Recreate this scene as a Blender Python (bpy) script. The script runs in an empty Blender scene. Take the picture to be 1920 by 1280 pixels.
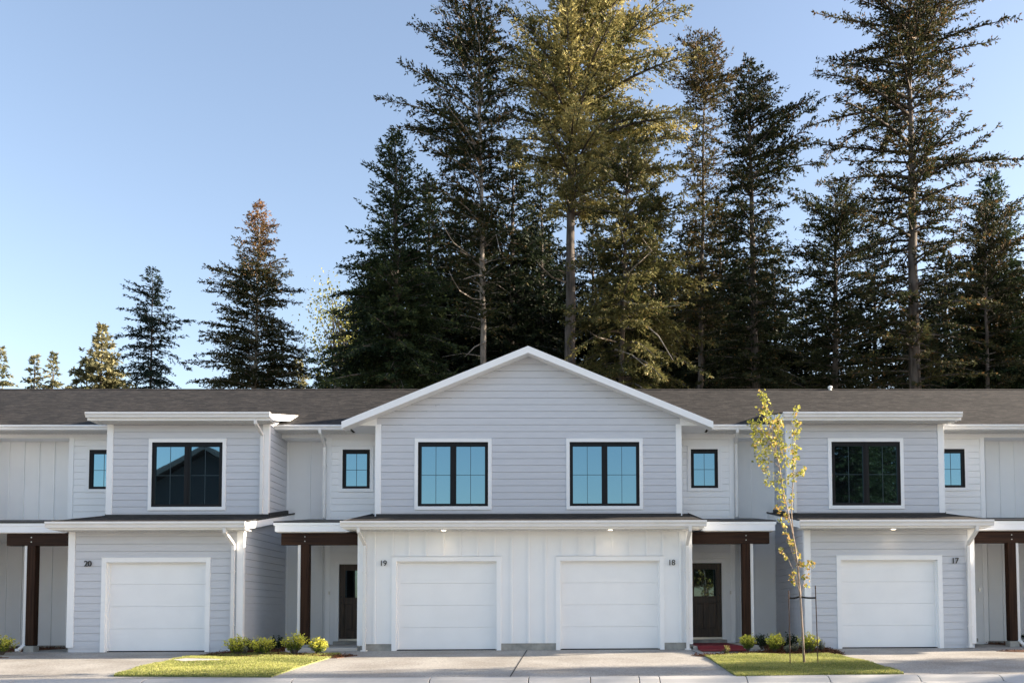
import bpy, math, random
import numpy as np
from mathutils import Vector
random.seed(7); rng = np.random.default_rng(11)
sc = bpy.context.scene
# ------------------------------------------------------------------ camera
CAM = np.array([1.2012, -22.0, 0.7792])
RV = np.array([0.99981999, -0.01847144, -0.00433541])
UV = np.array([0.00344981, -0.04770888, 0.99885533])
FV = np.array([0.01865713, 0.99869048, 0.04763657])
SX, SY, FF = 1111.0862, 1072.71, 1716.0
cam = bpy.data.objects.new('camera', bpy.data.cameras.new('camera'))
sc.collection.objects.link(cam)
cam.data.sensor_width = 36; cam.data.lens = FF * 36 / 1920
cam.data.shift_x = (960 - SX) / 1920; cam.data.shift_y = (SY - 640) / 1920
cam.data.clip_end = 3000
from mathutils import Matrix
cam.matrix_world = Matrix(((RV[0], UV[0], -FV[0], CAM[0]), (RV[1], UV[1], -FV[1], CAM[1]), (RV[2], UV[2], -FV[2], CAM[2]), (0, 0, 0, 1)))
sc.camera = cam
# ------------------------------------------------------------------ light
SUN = Vector((1, .10, .285)).normalized()
elev = math.asin(SUN.z); azi = math.atan2(SUN.x, SUN.y)
w = bpy.data.worlds.new('World'); sc.world = w; w.use_nodes = True
nt = w.node_tree; nt.nodes.clear()
sky = nt.nodes.new('ShaderNodeTexSky'); sky.sky_type = 'NISHITA'; sky.sun_disc = False
sky.sun_elevation = elev; sky.sun_rotation = azi; sky.air_density = 1.0; sky.dust_density = .9; sky.ozone_density = 1.5
bg = nt.nodes.new('ShaderNodeBackground'); bg.inputs['Strength'].default_value = .10
wo = nt.nodes.new('ShaderNodeOutputWorld')
tint = nt.nodes.new('ShaderNodeMix'); tint.data_type = 'RGBA'; tint.blend_type = 'MULTIPLY'; tint.inputs['Factor'].default_value = 1; tint.inputs['B'].default_value = (1.03,.89,.83,1)
nt.links.new(sky.outputs[0], tint.inputs['A']); nt.links.new(tint.outputs['Result'], bg.inputs[0]); nt.links.new(bg.outputs[0], wo.inputs[0])
sl = bpy.data.lights.new('sun', 'SUN'); sl.energy = 5.0; sl.angle = math.radians(.5); sl.color = (1, .86, .68)
so = bpy.data.objects.new('sun', sl); sc.collection.objects.link(so)
so.rotation_euler = SUN.to_track_quat('Z', 'Y').to_euler(); so.location = (20, 0, 30)
sc.view_settings.view_transform = 'Standard'; sc.view_settings.look = 'None'
sc.view_settings.gamma = 1; sc.view_settings.use_curve_mapping = False
sc.view_settings.exposure = 2.06
# ------------------------------------------------------------------ helpers
def at(px, py, Y):
    d = FV + (px - SX) / FF * RV - (py - SY) / FF * UV
    t = (Y - CAM[1]) / d[1]
    return CAM + d * t
def gz(y): return -.022 + .0465 * min(y, 0)
def ground_at(px, py):
    d = FV + (px - SX) / FF * RV - (py - SY) / FF * UV
    t = (-.022 + .0465 * -CAM[1] * -1 - CAM[2]) / (d[2] - .0465 * d[1])
    p = CAM + d * t
    if p[1] > 0:
        t = (-.022 - CAM[2]) / d[2]; p = CAM + d * t
    return p
def link(o, parent=None):
    sc.collection.objects.link(o)
    if parent is not None: o.parent = parent
    return o
def tag(o, label=None, cat=None, group=None, kind=None):
    if label: o['label'] = label
    if cat: o['category'] = cat
    if group: o['group'] = group
    if kind: o['kind'] = kind
    return o
def empty(name, loc=(0, 0, 0)):
    o = bpy.data.objects.new(name, None); o.location = loc; o.empty_display_size = .2
    return link(o)
class MB:
    def __init__(s): s.v = []; s.f = []
    def quad(s, a, b, c, d):
        n = len(s.v); s.v += [tuple(a), tuple(b), tuple(c), tuple(d)]; s.f.append((n, n+1, n+2, n+3))
    def tri(s, a, b, c):
        n = len(s.v); s.v += [tuple(a), tuple(b), tuple(c)]; s.f.append((n, n+1, n+2))
    def box(s, x0, x1, y0, y1, z0, z1):
        n = len(s.v)
        s.v += [(x0,y0,z0),(x1,y0,z0),(x1,y1,z0),(x0,y1,z0),(x0,y0,z1),(x1,y0,z1),(x1,y1,z1),(x0,y1,z1)]
        s.f += [(n,n+3,n+2,n+1),(n+4,n+5,n+6,n+7),(n,n+1,n+5,n+4),(n+1,n+2,n+6,n+5),(n+2,n+3,n+7,n+6),(n+3,n,n+4,n+7)]
        return s
    def prism(s, poly, axis, a0, a1):
        """poly: 2D points; axis 'x': poly in (y,z) extruded in x; axis 'y': poly in (x,z)"""
        n = len(s.v); k = len(poly)
        def P(p, a): return (a, p[0], p[1]) if axis == 'x' else ((p[0], a, p[1]) if axis == 'y' else (p[0], p[1], a))
        s.v += [P(p, a0) for p in poly] + [P(p, a1) for p in poly]
        s.f.append(tuple(range(n, n+k))); s.f.append(tuple(range(n+2*k-1, n+k-1, -1)))
        for i in range(k):
            j = (i+1) % k; s.f.append((n+i, n+k+i, n+k+j, n+j))
        return s
    def tube(s, path, rad, sides=8, cap=True):
        pts = [Vector(p) for p in path]; m = len(pts)
        rad = [rad]*m if not hasattr(rad, '__len__') else rad
        n0 = len(s.v)
        for i, p in enumerate(pts):
            d = (pts[min(i+1, m-1)] - pts[max(i-1, 0)]).normalized()
            ref = Vector((0, 1, 0)) if abs(d.y) < .9 else Vector((1, 0, 0))
            a = d.cross(ref).normalized(); b = d.cross(a)
            for k in range(sides):
                t = 2*math.pi*(k+.5)/sides
                s.v.append(tuple(p + (a*math.cos(t) + b*math.sin(t))*rad[i]))
        for i in range(m-1):
            for k in range(sides):
                q = n0+i*sides; k2 = (k+1) % sides
                s.f.append((q+k, q+k2, q+sides+k2, q+sides+k))
        if cap:
            s.f.append(tuple(range(n0, n0+sides))); s.f.append(tuple(range(n0+m*sides-1, n0+(m-1)*sides-1, -1)))
        return s
    def build(s, name, mat, parent=None, bevel=0, smooth=False):
        me = bpy.data.meshes.new(name); me.from_pydata(s.v, [], s.f); me.materials.append(mat)
        import bmesh
        bm = bmesh.new(); bm.from_mesh(me); bmesh.ops.recalc_face_normals(bm, faces=bm.faces); bm.to_mesh(me); bm.free()
        if smooth: me.polygons.foreach_set('use_smooth', [True]*len(me.polygons))
        o = link(bpy.data.objects.new(name, me), parent)
        if bevel:
            b = o.modifiers.new('bevel', 'BEVEL'); b.width = bevel; b.segments = 2; b.limit_method = 'ANGLE'
        return o
def npmesh(name, V, F, mat, parent=None, col=None, nf=4):
    """V (n,3), F (m,nf) arrays"""
    me = bpy.data.meshes.new(name)
    me.vertices.add(len(V)); me.vertices.foreach_set('co', np.ascontiguousarray(V, np.float32).ravel())
    m = len(F); me.loops.add(m*nf); me.loops.foreach_set('vertex_index', np.ascontiguousarray(F, np.int32).ravel())
    me.polygons.add(m); me.polygons.foreach_set('loop_start', np.arange(0, m*nf, nf, dtype=np.int32))
    try: me.polygons.foreach_set('loop_total', np.full(m, nf, np.int32))
    except Exception: pass
    me.update(calc_edges=True)
    if col is not None:
        ca = me.color_attributes.new('Col', 'FLOAT_COLOR', 'POINT')
        ca.data.foreach_set('color', np.ascontiguousarray(np.c_[col, np.ones(len(col))], np.float32).ravel())
    me.materials.append(mat)
    return link(bpy.data.objects.new(name, me), parent)
# ------------------------------------------------------------------ materials
def mat(name, col=(.5,.5,.5), rough=.6, metal=0, noise=None, bump=None, spec=.5, coord='Object'):
    """noise=(scale, second colour, detail, stretch)  bump=(scale, strength, distance)"""
    m = bpy.data.materials.new(name); m.use_nodes = True; n = m.node_tree.nodes; l = m.node_tree.links
    p = n['Principled BSDF']; p.inputs['Base Color'].default_value = (*col, 1); p.inputs['Roughness'].default_value = rough
    p.inputs['Metallic'].default_value = metal; p.inputs['Specular IOR Level'].default_value = spec
    tc = n.new('ShaderNodeTexCoord')
    if noise:
        mp = n.new('ShaderNodeMapping'); mp.inputs['Scale'].default_value = noise[3] if len(noise) > 3 else (1,1,1)
        l.new(tc.outputs[coord], mp.inputs[0])
        t = n.new('ShaderNodeTexNoise'); t.inputs['Scale'].default_value = noise[0]; t.inputs['Detail'].default_value = noise[2] if len(noise) > 2 else 4
        l.new(mp.outputs[0], t.inputs['Vector'])
        r = n.new('ShaderNodeValToRGB'); r.color_ramp.elements[0].position = .35; r.color_ramp.elements[1].position = .65
        r.color_ramp.elements[0].color = (*col, 1); r.color_ramp.elements[1].color = (*noise[1], 1)
        l.new(t.outputs['Fac'], r.inputs[0]); l.new(r.outputs[0], p.inputs['Base Color'])
    if bump:
        t = n.new('ShaderNodeTexNoise'); t.inputs['Scale'].default_value = bump[0]; t.inputs['Detail'].default_value = 5
        l.new(tc.outputs[coord], t.inputs['Vector'])
        b = n.new('ShaderNodeBump'); b.inputs['Strength'].default_value = bump[1]; b.inputs['Distance'].default_value = bump[2]
        l.new(t.outputs['Fac'], b.inputs['Height']); l.new(b.outputs[0], p.inputs['Normal'])
    return m
WHITE = mat('white_board_paint', (.85,.87,.89), .6, noise=(1.3, (.88,.90,.92), 5), bump=(35, .15, .004))
TRIM = mat('white_trim_paint', (.87,.89,.91), .5, noise=(2.1, (.90,.92,.94), 4))
GREY = mat('grey_lap_siding', (.57,.595,.645), .65, noise=(2.5, (.60,.625,.675), 6, (1,1,6)), bump=(60, .2, .003))
GUT = mat('white_aluminium_gutter', (.80,.80,.80), .35, noise=(1.7, (.74,.74,.73), 3))
SOFF = mat('white_vented_soffit', (.72,.72,.70), .6)
BLK = mat('black_window_vinyl', (.004,.005,.007), .5, noise=(4, (.006,.007,.009)), spec=.25)
MEMB = mat('black_roof_membrane', (.016,.016,.018), .6, noise=(3, (.03,.03,.03)))
WOODP = mat('stained_brown_timber', (.018,.008,.005), .6, noise=(2.2, (.045,.021,.011), 8, (14,14,.6)), bump=(12, .4, .006), spec=.15)
WOODB = mat('stained_brown_beam', (.018,.008,.005), .6, noise=(2.2, (.042,.019,.010), 8, (.6,14,14)), bump=(12, .4, .006), spec=.2)
DOORW = mat('dark_knotty_door_wood', (.012,.006,.004), .45, noise=(2.0, (.045,.024,.013), 9, (10,10,.9)), bump=(14, .3, .004))
STEEL = mat('brushed_metal', (.55,.55,.55), .3, 1)
DARKM = mat('dark_metal', (.02,.02,.02), .4, .6)
FOUND = mat('foundation_concrete', (.27,.27,.25), .9, noise=(5, (.40,.39,.36), 9), bump=(30, .6, .01))
CURB = mat('curb_concrete', (.40,.39,.37), .85, noise=(1.2, (.48,.465,.445), 7), bump=(60, .3, .004))
ASPH = mat('asphalt', (.20,.195,.19), .9, noise=(2.0, (.27,.26,.25), 9), bump=(90, .6, .006))
def concrete():
    m = mat('exposed_aggregate_concrete', (.30,.28,.25), .85)
    n = m.node_tree.nodes; l = m.node_tree.links; p = n['Principled BSDF']; tc = n['Texture Coordinate']
    v = n.new('ShaderNodeTexVoronoi'); v.inputs['Scale'].default_value = 38; l.new(tc.outputs['Object'], v.inputs[0])
    t = n.new('ShaderNodeTexNoise'); t.inputs['Scale'].default_value = .7; t.inputs['Detail'].default_value = 7; l.new(tc.outputs['Object'], t.inputs[0])
    r = n.new('ShaderNodeValToRGB'); l.new(v.outputs['Color'], r.inputs[0])
    e = r.color_ramp.elements; e[0].color = (.25,.232,.205,1); e[1].color = (.47,.44,.395,1)
    e.new(.45).color = (.36,.338,.305,1)
    mx = n.new('ShaderNodeMix'); mx.data_type = 'RGBA'; mx.blend_type = 'MULTIPLY'; mx.inputs['Factor'].default_value = 1
    r2 = n.new('ShaderNodeValToRGB'); r2.color_ramp.elements[0].position = .36; r2.color_ramp.elements[0].color = (.72,.70,.68,1); r2.color_ramp.elements[1].position = .60; r2.color_ramp.elements[1].color = (1,1,1,1)
    l.new(t.outputs['Fac'], r2.inputs[0]); l.new(r.outputs[0], mx.inputs['A']); l.new(r2.outputs[0], mx.inputs['B']); l.new(mx.outputs['Result'], p.inputs['Base Color'])
    b = n.new('ShaderNodeBump'); b.inputs['Strength'].default_value = .5; b.inputs['Distance'].default_value = .006
    l.new(v.outputs['Distance'], b.inputs['Height']); l.new(b.outputs[0], p.inputs['Normal'])
    return m
CONC = concrete()
SLAB = mat('smooth_slab_concrete', (.46,.43,.39), .85, noise=(1.5, (.55,.52,.47), 6), bump=(50, .3, .004))
def shingles(name, flip=False):
    m = mat(name, (.04,.035,.032), .9, spec=.25)
    n = m.node_tree.nodes; l = m.node_tree.links; p = n['Principled BSDF']; tc = n['Texture Coordinate']
    sp = n.new('ShaderNodeSeparateXYZ'); l.new(tc.outputs['Object'], sp.inputs[0])
    cb = n.new('ShaderNodeCombineXYZ')
    l.new(sp.outputs['Y' if flip else 'X'], cb.inputs[0]); l.new(sp.outputs['X' if flip else 'Y'], cb.inputs[1])
    br = n.new('ShaderNodeTexBrick'); br.inputs['Scale'].default_value = 1; br.inputs['Brick Width'].default_value = .31; br.inputs['Row Height'].default_value = .13
    br.inputs['Mortar Size'].default_value = .011; br.inputs['Mortar Smooth'].default_value = .3; br.inputs['Bias'].default_value = 0; br.offset = .37; br.squash = .7; br.squash_frequency = 3
    br.inputs['Color1'].default_value = (.010,.0095,.0095,1); br.inputs['Color2'].default_value = (.044,.040,.037,1); br.inputs['Mortar'].default_value = (.02,.018,.018,1)
    l.new(cb.outputs[0], br.inputs[0])
    t = n.new('ShaderNodeTexNoise'); t.inputs['Scale'].default_value = 7; t.inputs['Detail'].default_value = 8
    mp = n.new('ShaderNodeMapping'); mp.inputs['Scale'].default_value = (1, 2.5, 1); l.new(cb.outputs[0], mp.inputs[0]); l.new(mp.outputs[0], t.inputs[0])
    r = n.new('ShaderNodeValToRGB'); r.color_ramp.elements[0].position = .35; r.color_ramp.elements[0].color = (.62,.62,.64,1); r.color_ramp.elements[1].position = .7; r.color_ramp.elements[1].color = (1.4,1.35,1.3,1)
    l.new(t.outputs['Fac'], r.inputs[0])
    mx = n.new('ShaderNodeMix'); mx.data_type = 'RGBA'; mx.blend_type = 'MULTIPLY'; mx.inputs['Factor'].default_value = 1
    t3 = n.new('ShaderNodeTexNoise'); t3.inputs['Scale'].default_value = 4.0; t3.inputs['Detail'].default_value = 6; t3.inputs['Roughness'].default_value = .75
    mp3 = n.new('ShaderNodeMapping'); mp3.inputs['Scale'].default_value = (1.0, 4.5, 1); l.new(cb.outputs[0], mp3.inputs[0]); l.new(mp3.outputs[0], t3.inputs[0])
    r3 = n.new('ShaderNodeValToRGB'); r3.color_ramp.elements[0].position = .38; r3.color_ramp.elements[0].color = (.45,.45,.46,1); r3.color_ramp.elements[1].position = .62; r3.color_ramp.elements[1].color = (1.45,1.42,1.38,1); l.new(t3.outputs['Fac'], r3.inputs[0])
    mx3 = n.new('ShaderNodeMix'); mx3.data_type = 'RGBA'; mx3.blend_type = 'MULTIPLY'; mx3.inputs['Factor'].default_value = 1
    l.new(br.outputs['Color'], mx.inputs['A']); l.new(r.outputs[0], mx.inputs['B']); l.new(mx.outputs['Result'], mx3.inputs['A']); l.new(r3.outputs[0], mx3.inputs['B']); l.new(mx3.outputs['Result'], p.inputs['Base Color'])
    b = n.new('ShaderNodeBump'); b.inputs['Strength'].default_value = .8; b.inputs['Distance'].default_value = .012
    ad = n.new('ShaderNodeMath'); ad.operation = 'ADD'; l.new(br.outputs['Color'], ad.inputs[0]); l.new(t.outputs['Fac'], ad.inputs[1])
    l.new(ad.outputs[0], b.inputs['Height']); l.new(b.outputs[0], p.inputs['Normal'])
    return m
SHIN = shingles('asphalt_shingles')
SHING = shingles('asphalt_shingles_gable', True)
def glass(nm='coated_window_glass', fac=.55):
    m = bpy.data.materials.new(nm); m.use_nodes = True; n = m.node_tree.nodes; l = m.node_tree.links
    p = n['Principled BSDF']; p.inputs['Base Color'].default_value = (.008,.010,.012,1); p.inputs['Roughness'].default_value = .05
    g = n.new('ShaderNodeBsdfGlossy'); g.inputs['Roughness'].default_value = .015; g.inputs['Color'].default_value = (.24,.46,.60,1)
    mx = n.new('ShaderNodeMixShader'); mx.inputs[0].default_value = fac
    l.new(p.outputs[0], mx.inputs[1]); l.new(g.outputs[0], mx.inputs[2]); l.new(mx.outputs[0], n['Material Output'].inputs[0])
    t = n.new('ShaderNodeTexNoise'); t.inputs['Scale'].default_value = .9; tc = n.new('ShaderNodeTexCoord'); l.new(tc.outputs['Object'], t.inputs[0])
    b = n.new('ShaderNodeBump'); b.inputs['Strength'].default_value = .05; b.inputs['Distance'].default_value = .02
    l.new(t.outputs['Fac'], b.inputs['Height']); l.new(b.outputs[0], g.inputs['Normal'])
    return m
GLASS = glass()
DGLASS = glass('tinted_door_glass', .2)
GRILLE = mat('grille_bars', (.02,.045,.06), .5)
def leafmat(name, trans=.25, rough=.55):
    m = bpy.data.materials.new(name); m.use_nodes = True; n = m.node_tree.nodes; l = m.node_tree.links
    p = n['Principled BSDF']; p.inputs['Roughness'].default_value = rough; p.inputs['Specular IOR Level'].default_value = .12
    a = n.new('ShaderNodeAttribute'); a.attribute_name = 'Col'; l.new(a.outputs['Color'], p.inputs['Base Color'])
    t = n.new('ShaderNodeBsdfTranslucent'); l.new(a.outputs['Color'], t.inputs[0])
    mx = n.new('ShaderNodeMixShader'); mx.inputs[0].default_value = trans
    l.new(p.outputs[0], mx.inputs[1]); l.new(t.outputs[0], mx.inputs[2]); l.new(mx.outputs[0], n['Material Output'].inputs[0])
    return m
LEAF = leafmat('leaf', .35); NEEDLE = leafmat('needles', .30); GRASS = leafmat('grass_blades', .3, .6)
BARK = mat('grey_brown_fir_bark', (.045,.038,.033), .95, noise=(1.6, (.125,.105,.092), 9, (5,5,.8)), bump=(9, .9, .03))
BARKP = mat('pale_bark', (.13,.115,.10), .9, noise=(2.5, (.38,.33,.28), 8, (3,3,1)), bump=(20, .5, .01))
BARKY = mat('young_maple_bark', (.22,.17,.13), .8, noise=(9, (.36,.29,.23), 5))
MULCH = mat('bark_mulch', (.045,.018,.010), .95, noise=(26, (.20,.085,.04), 9), bump=(40, 1, .03))
SOIL = mat('forest_floor', (.035,.028,.018), .95, noise=(.7, (.06,.055,.025), 8), bump=(4, .8, .08))
TURF = mat('turf_soil', (.10,.13,.04), .95, noise=(9, (.24,.25,.09), 8))
RED = mat('red_carpet', (.16,.008,.012), .95, noise=(30, (.22,.012,.018), 4), bump=(120, .5, .004))
def emis(name, col, s):
    m = bpy.data.materials.new(name); m.use_nodes = True; n = m.node_tree.nodes; p = n['Principled BSDF']
    p.inputs['Emission Color'].default_value = (*col, 1); p.inputs['Emission Strength'].default_value = s; return m
LAMP = emis('lit_lamp_lens', (1,.82,.55), 1.5)
# ------------------------------------------------------------------ ground
def sheet(name, mat_, pts, kind='structure', sub=None):
    m = MB(); n = len(pts); m.v = [tuple(p) for p in pts]; m.f = [tuple(range(n))]
    return tag(m.build(name, mat_), kind=kind)
g = MB(); g.quad((-900,-600,-.75), (900,-600,-.75), (900,1200,-.75), (-900,1200,-.75)); tag(g.build('ground', SOIL), kind='structure')
g = MB(); g.quad((-140,2.5,-.03), (140,2.5,-.03), (140,170,-.03), (-140,170,-.03)); tag(g.build('forest_floor', SOIL), kind='structure')
g = MB(); g.quad((-60,-5.75,gz(-5.75)), (60,-5.75,gz(-5.75)), (60,0,-.022), (-60,0,-.022)); g.quad((-60,0,-.022),(60,0,-.022),(60,3.4,-.022),(-60,3.4,-.022))
tag(g.build('driveway', CONC), kind='structure')
g = MB(); g.quad((-90,-24,-.42), (90,-24,-.42), (90,-6.2,-.40), (-90,-6.2,-.40)); tag(g.build('road', ASPH), kind='structure')
g = MB(); g.quad((-90,-60,-.36), (90,-60,-.36), (90,-23.9,-.36), (-90,-23.9,-.36)); tag(g.build('pavement', CONC), kind='structure')
# curb with joints
jx = sorted([ground_at(x, 1270)[0] for x in (-420, -160, 60, 292, 560, 810, 992, 1107, 1198, 1236, 1400, 1557, 1730, 1889, 2100, 2400)])
xs = [-60] + jx + [60]
g = MB(); zc = gz(-5.75)
prof = [(-5.76, zc+.012), (-5.95, zc+.008), (-6.05, zc-.02), (-6.14, zc-.085), (-6.5, zc-.105), (-6.5, zc-.4), (-5.76, zc-.4)]
for a, b in zip(xs[:-1], xs[1:]): g.prism(prof, 'x', a+.008, b-.008)
g.box(-60, 60, -6.4, -5.8, -1, zc-.14)
tag(g.build('curb', CURB, bevel=.006), kind='structure')
# joints saw-cut in the driveway
JN = mat('joint_filler', (.02,.018,.016), .9)
g = MB()
for x, y0, y1, x2 in ((.035, -.02, -5.74, .035), (ground_at(1300,1221)[0], -.4, -1.6, ground_at(1320,1229)[0])):
    g.quad((x-.012, y0, gz(y0)+.004), (x+.012, y0, gz(y0)+.004), (x2+.012, y1, gz(y1)+.004), (x2-.012, y1, gz(y1)+.004))
tag(g.build('driveway_joint', JN), kind='structure')
def poly_px(pts, dz=0):
    out = []
    for q in pts:
        p = ground_at(*q); out.append((p[0], p[1], p[2]+dz))
    return out
def in_poly(P, poly):
    x, y = P[:,0], P[:,1]; ins = np.zeros(len(P), bool); n = len(poly)
    for i in range(n):
        x1, y1 = poly[i][:2]; x2, y2 = poly[(i+1) % n][:2]
        c = ((y1 > y) != (y2 > y)) & (x < (x2-x1)*(y-y1)/(y2-y1+1e-12)+x1); ins ^= c
    return ins
def slab(name, mat_, pts, t, kind='structure'):
    m = MB(); n = len(pts)
    m.v = [tuple(p) for p in pts] + [(p[0], p[1], p[2]+t) for p in pts]
    m.f = [tuple(range(n)), tuple(range(2*n-1, n-1, -1))] + [(i, (i+1) % n, n+(i+1) % n, n+i) for i in range(n)]
    return tag(m.build(name, mat_), kind=kind)
LAWN_L = poly_px([(213,1267.5),(255,1253),(300,1243),(345,1233),(400,1227),(470,1225.5),(560,1226),(640,1226.5),(622,1232),(560,1251),(508,1269)])
LAWN_R = poly_px([(1321,1229),(1337,1239),(1381,1268.5),(1695,1263),(1640,1245),(1590,1233),(1552,1227),(1440,1227)])
def grass(poly, n, excl=None):
    P = np.array([p[:2] for p in poly]); lo, hi = P.min(0), P.max(0)
    q = rng.uniform(lo, hi, (int(n*2.2), 2)); q = q[in_poly(q, poly)][:n]
    if excl is not None: q = q[~in_poly(q, excl)]
    k = len(q); z = -.022+.0465*np.minimum(q[:,1], 0)+.02
    a = rng.uniform(0, 2*np.pi, k); h = rng.uniform(.012, .042, k)*(1+.35*np.sin(q[:,0]*3.1+np.sin(q[:,1]*4)*2)); wd = rng.uniform(.004, .009, k)
    lean = rng.normal(0, .02, (k, 2))
    dx, dy = np.cos(a)*wd, np.sin(a)*wd
    V = np.stack([np.c_[q[:,0]-dx, q[:,1]-dy, z], np.c_[q[:,0]+dx, q[:,1]+dy, z], np.c_[q[:,0]+lean[:,0], q[:,1]+lean[:,1], z+h]], 1).reshape(-1, 3)
    F = np.arange(3*k).reshape(-1, 3)
    t = np.clip(.5+.3*np.sin(q[:,0]*1.7)*np.cos(q[:,1]*2.9+q[:,0])+rng.normal(0, .28, k), 0, 1)[:,None]
    c = (1-t)*np.array([.13,.17,.04])+t*np.array([.52,.52,.17])
    dry = rng.random(k) < .14; c[dry] = (.42,.38,.2)
    return V, F, np.repeat(c, 3, 0)
CONC_PAD = poly_px([(322,1238.5),(345,1241.5),(412,1240.5),(417,1237.5),(350,1235.8)])
for P_, ex, lab in ((LAWN_L, CONC_PAD, 'left'), (LAWN_R, None, 'right')):
    slab('lawn', TURF, P_, .02)
    V, F, c = grass(P_, 95000, ex)
    tag(npmesh('lawn_grass', V, F, GRASS, None, c, 3), 'short sunlit grass blades of the small front lawn', 'grass', kind='stuff')
tag(slab('utility_pad', SLAB, CONC_PAD, .035, None), 'flat pale concrete pad set into the left lawn', 'concrete pad')
# front walkways (smoother slab strips) and planting beds
def bed(name, lab, poly, n=5000, hgt=.05):
    """lumpy mulch sheet with chips"""
    P = np.array([p[:2] for p in poly]); lo, hi = P.min(0), P.max(0)
    base = slab(name, MULCH, [(x, y, z-.02) for x, y, z in poly], .03)
    q = rng.uniform(lo, hi, (n*2, 2)); q = q[in_poly(q, poly)][:n]; k = len(q)
    z = -.022+.0465*np.minimum(q[:,1], 0)+rng.uniform(.0, hgt, k)
    a = rng.uniform(0, 6.28, k); L = rng.uniform(.015, .05, k); W = rng.uniform(.006, .016, k); tl = rng.normal(0, .5, k)
    d = np.c_[np.cos(a)*L, np.sin(a)*L, tl*L]; e = np.c_[-np.sin(a)*W, np.cos(a)*W, rng.normal(0, .4, k)*W]; c = np.c_[q, z]
    V = np.stack([c-d, c-e, c+d, c+e], 1).reshape(-1, 3); F = np.arange(4*k).reshape(-1, 4)
    t = rng.random(k)[:,None]; col = (1-t)*np.array([.035,.014,.008])+t*np.array([.22,.10,.05])
    tag(npmesh('mulch_chips', V, F, GRASS, None, np.repeat(col, 4, 0)), lab, 'bark mulch', kind='stuff')
bed('planting_bed', 'brown bark mulch round the shrubs right of the red carpet', [(5.75,3.2,-.022),(6.72,3.2,-.022),(6.72,-.0,-.022),(7.3,-.1,-.03),(7.2,-1.7,gz(-1.7)),(3.95,-1.95,gz(-1.95)),(3.75,-1.75,gz(-1.75)),(5.0,-1.25,gz(-1.25)),(5.7,-.6,gz(-.6))], 9000)
bed('planting_bed', 'brown bark mulch round the shrubs left of the central driveway', [(-5.7,3.2,-.022),(-6.72,3.2,-.022),(-6.72,0,-.022),(-7.1,-.1,-.03),(-7.2,-1.6,gz(-1.6)),(-4.0,-1.9,gz(-1.9)),(-3.7,-1.3,gz(-1.3)),(-4.6,-1.15,gz(-1.15)),(-5.7,-.6,gz(-.6))], 9000)
bed('planting_bed', 'orange brown bark mulch at the left edge beside the driveway', [(-12.3,3.2,-.022),(-16.9,3.2,-.022),(-16.9,-4,gz(-4)),(-13.6,-4,gz(-4)),(-12.9,-2.6,gz(-2.6)),(-11.4,-1.35,gz(-1.35)),(-12.2,-1.1,gz(-1.1)),(-12.4,0,-.022)], 9000)
bed('planting_bed', 'bark mulch at the right edge beside the driveway', [(12.3,3.2,-.022),(16.9,3.2,-.022),(16.9,-3,gz(-3)),(12.6,-1.9,gz(-1.9)),(10.9,-1.0,gz(-1.0)),(12.0,-.6,gz(-.6)),(12.4,0,-.022)], 7000)
for s in (-1, 1):
    g = MB(); g.box(s*4.02, s*5.72, -.02, 2.74, -.1, .05) if s > 0 else g.box(-5.72, -4.02, -.02, 2.74, -.1, .05)
    tag(g.build('walkway', SLAB, bevel=.01), kind='structure')
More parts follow.
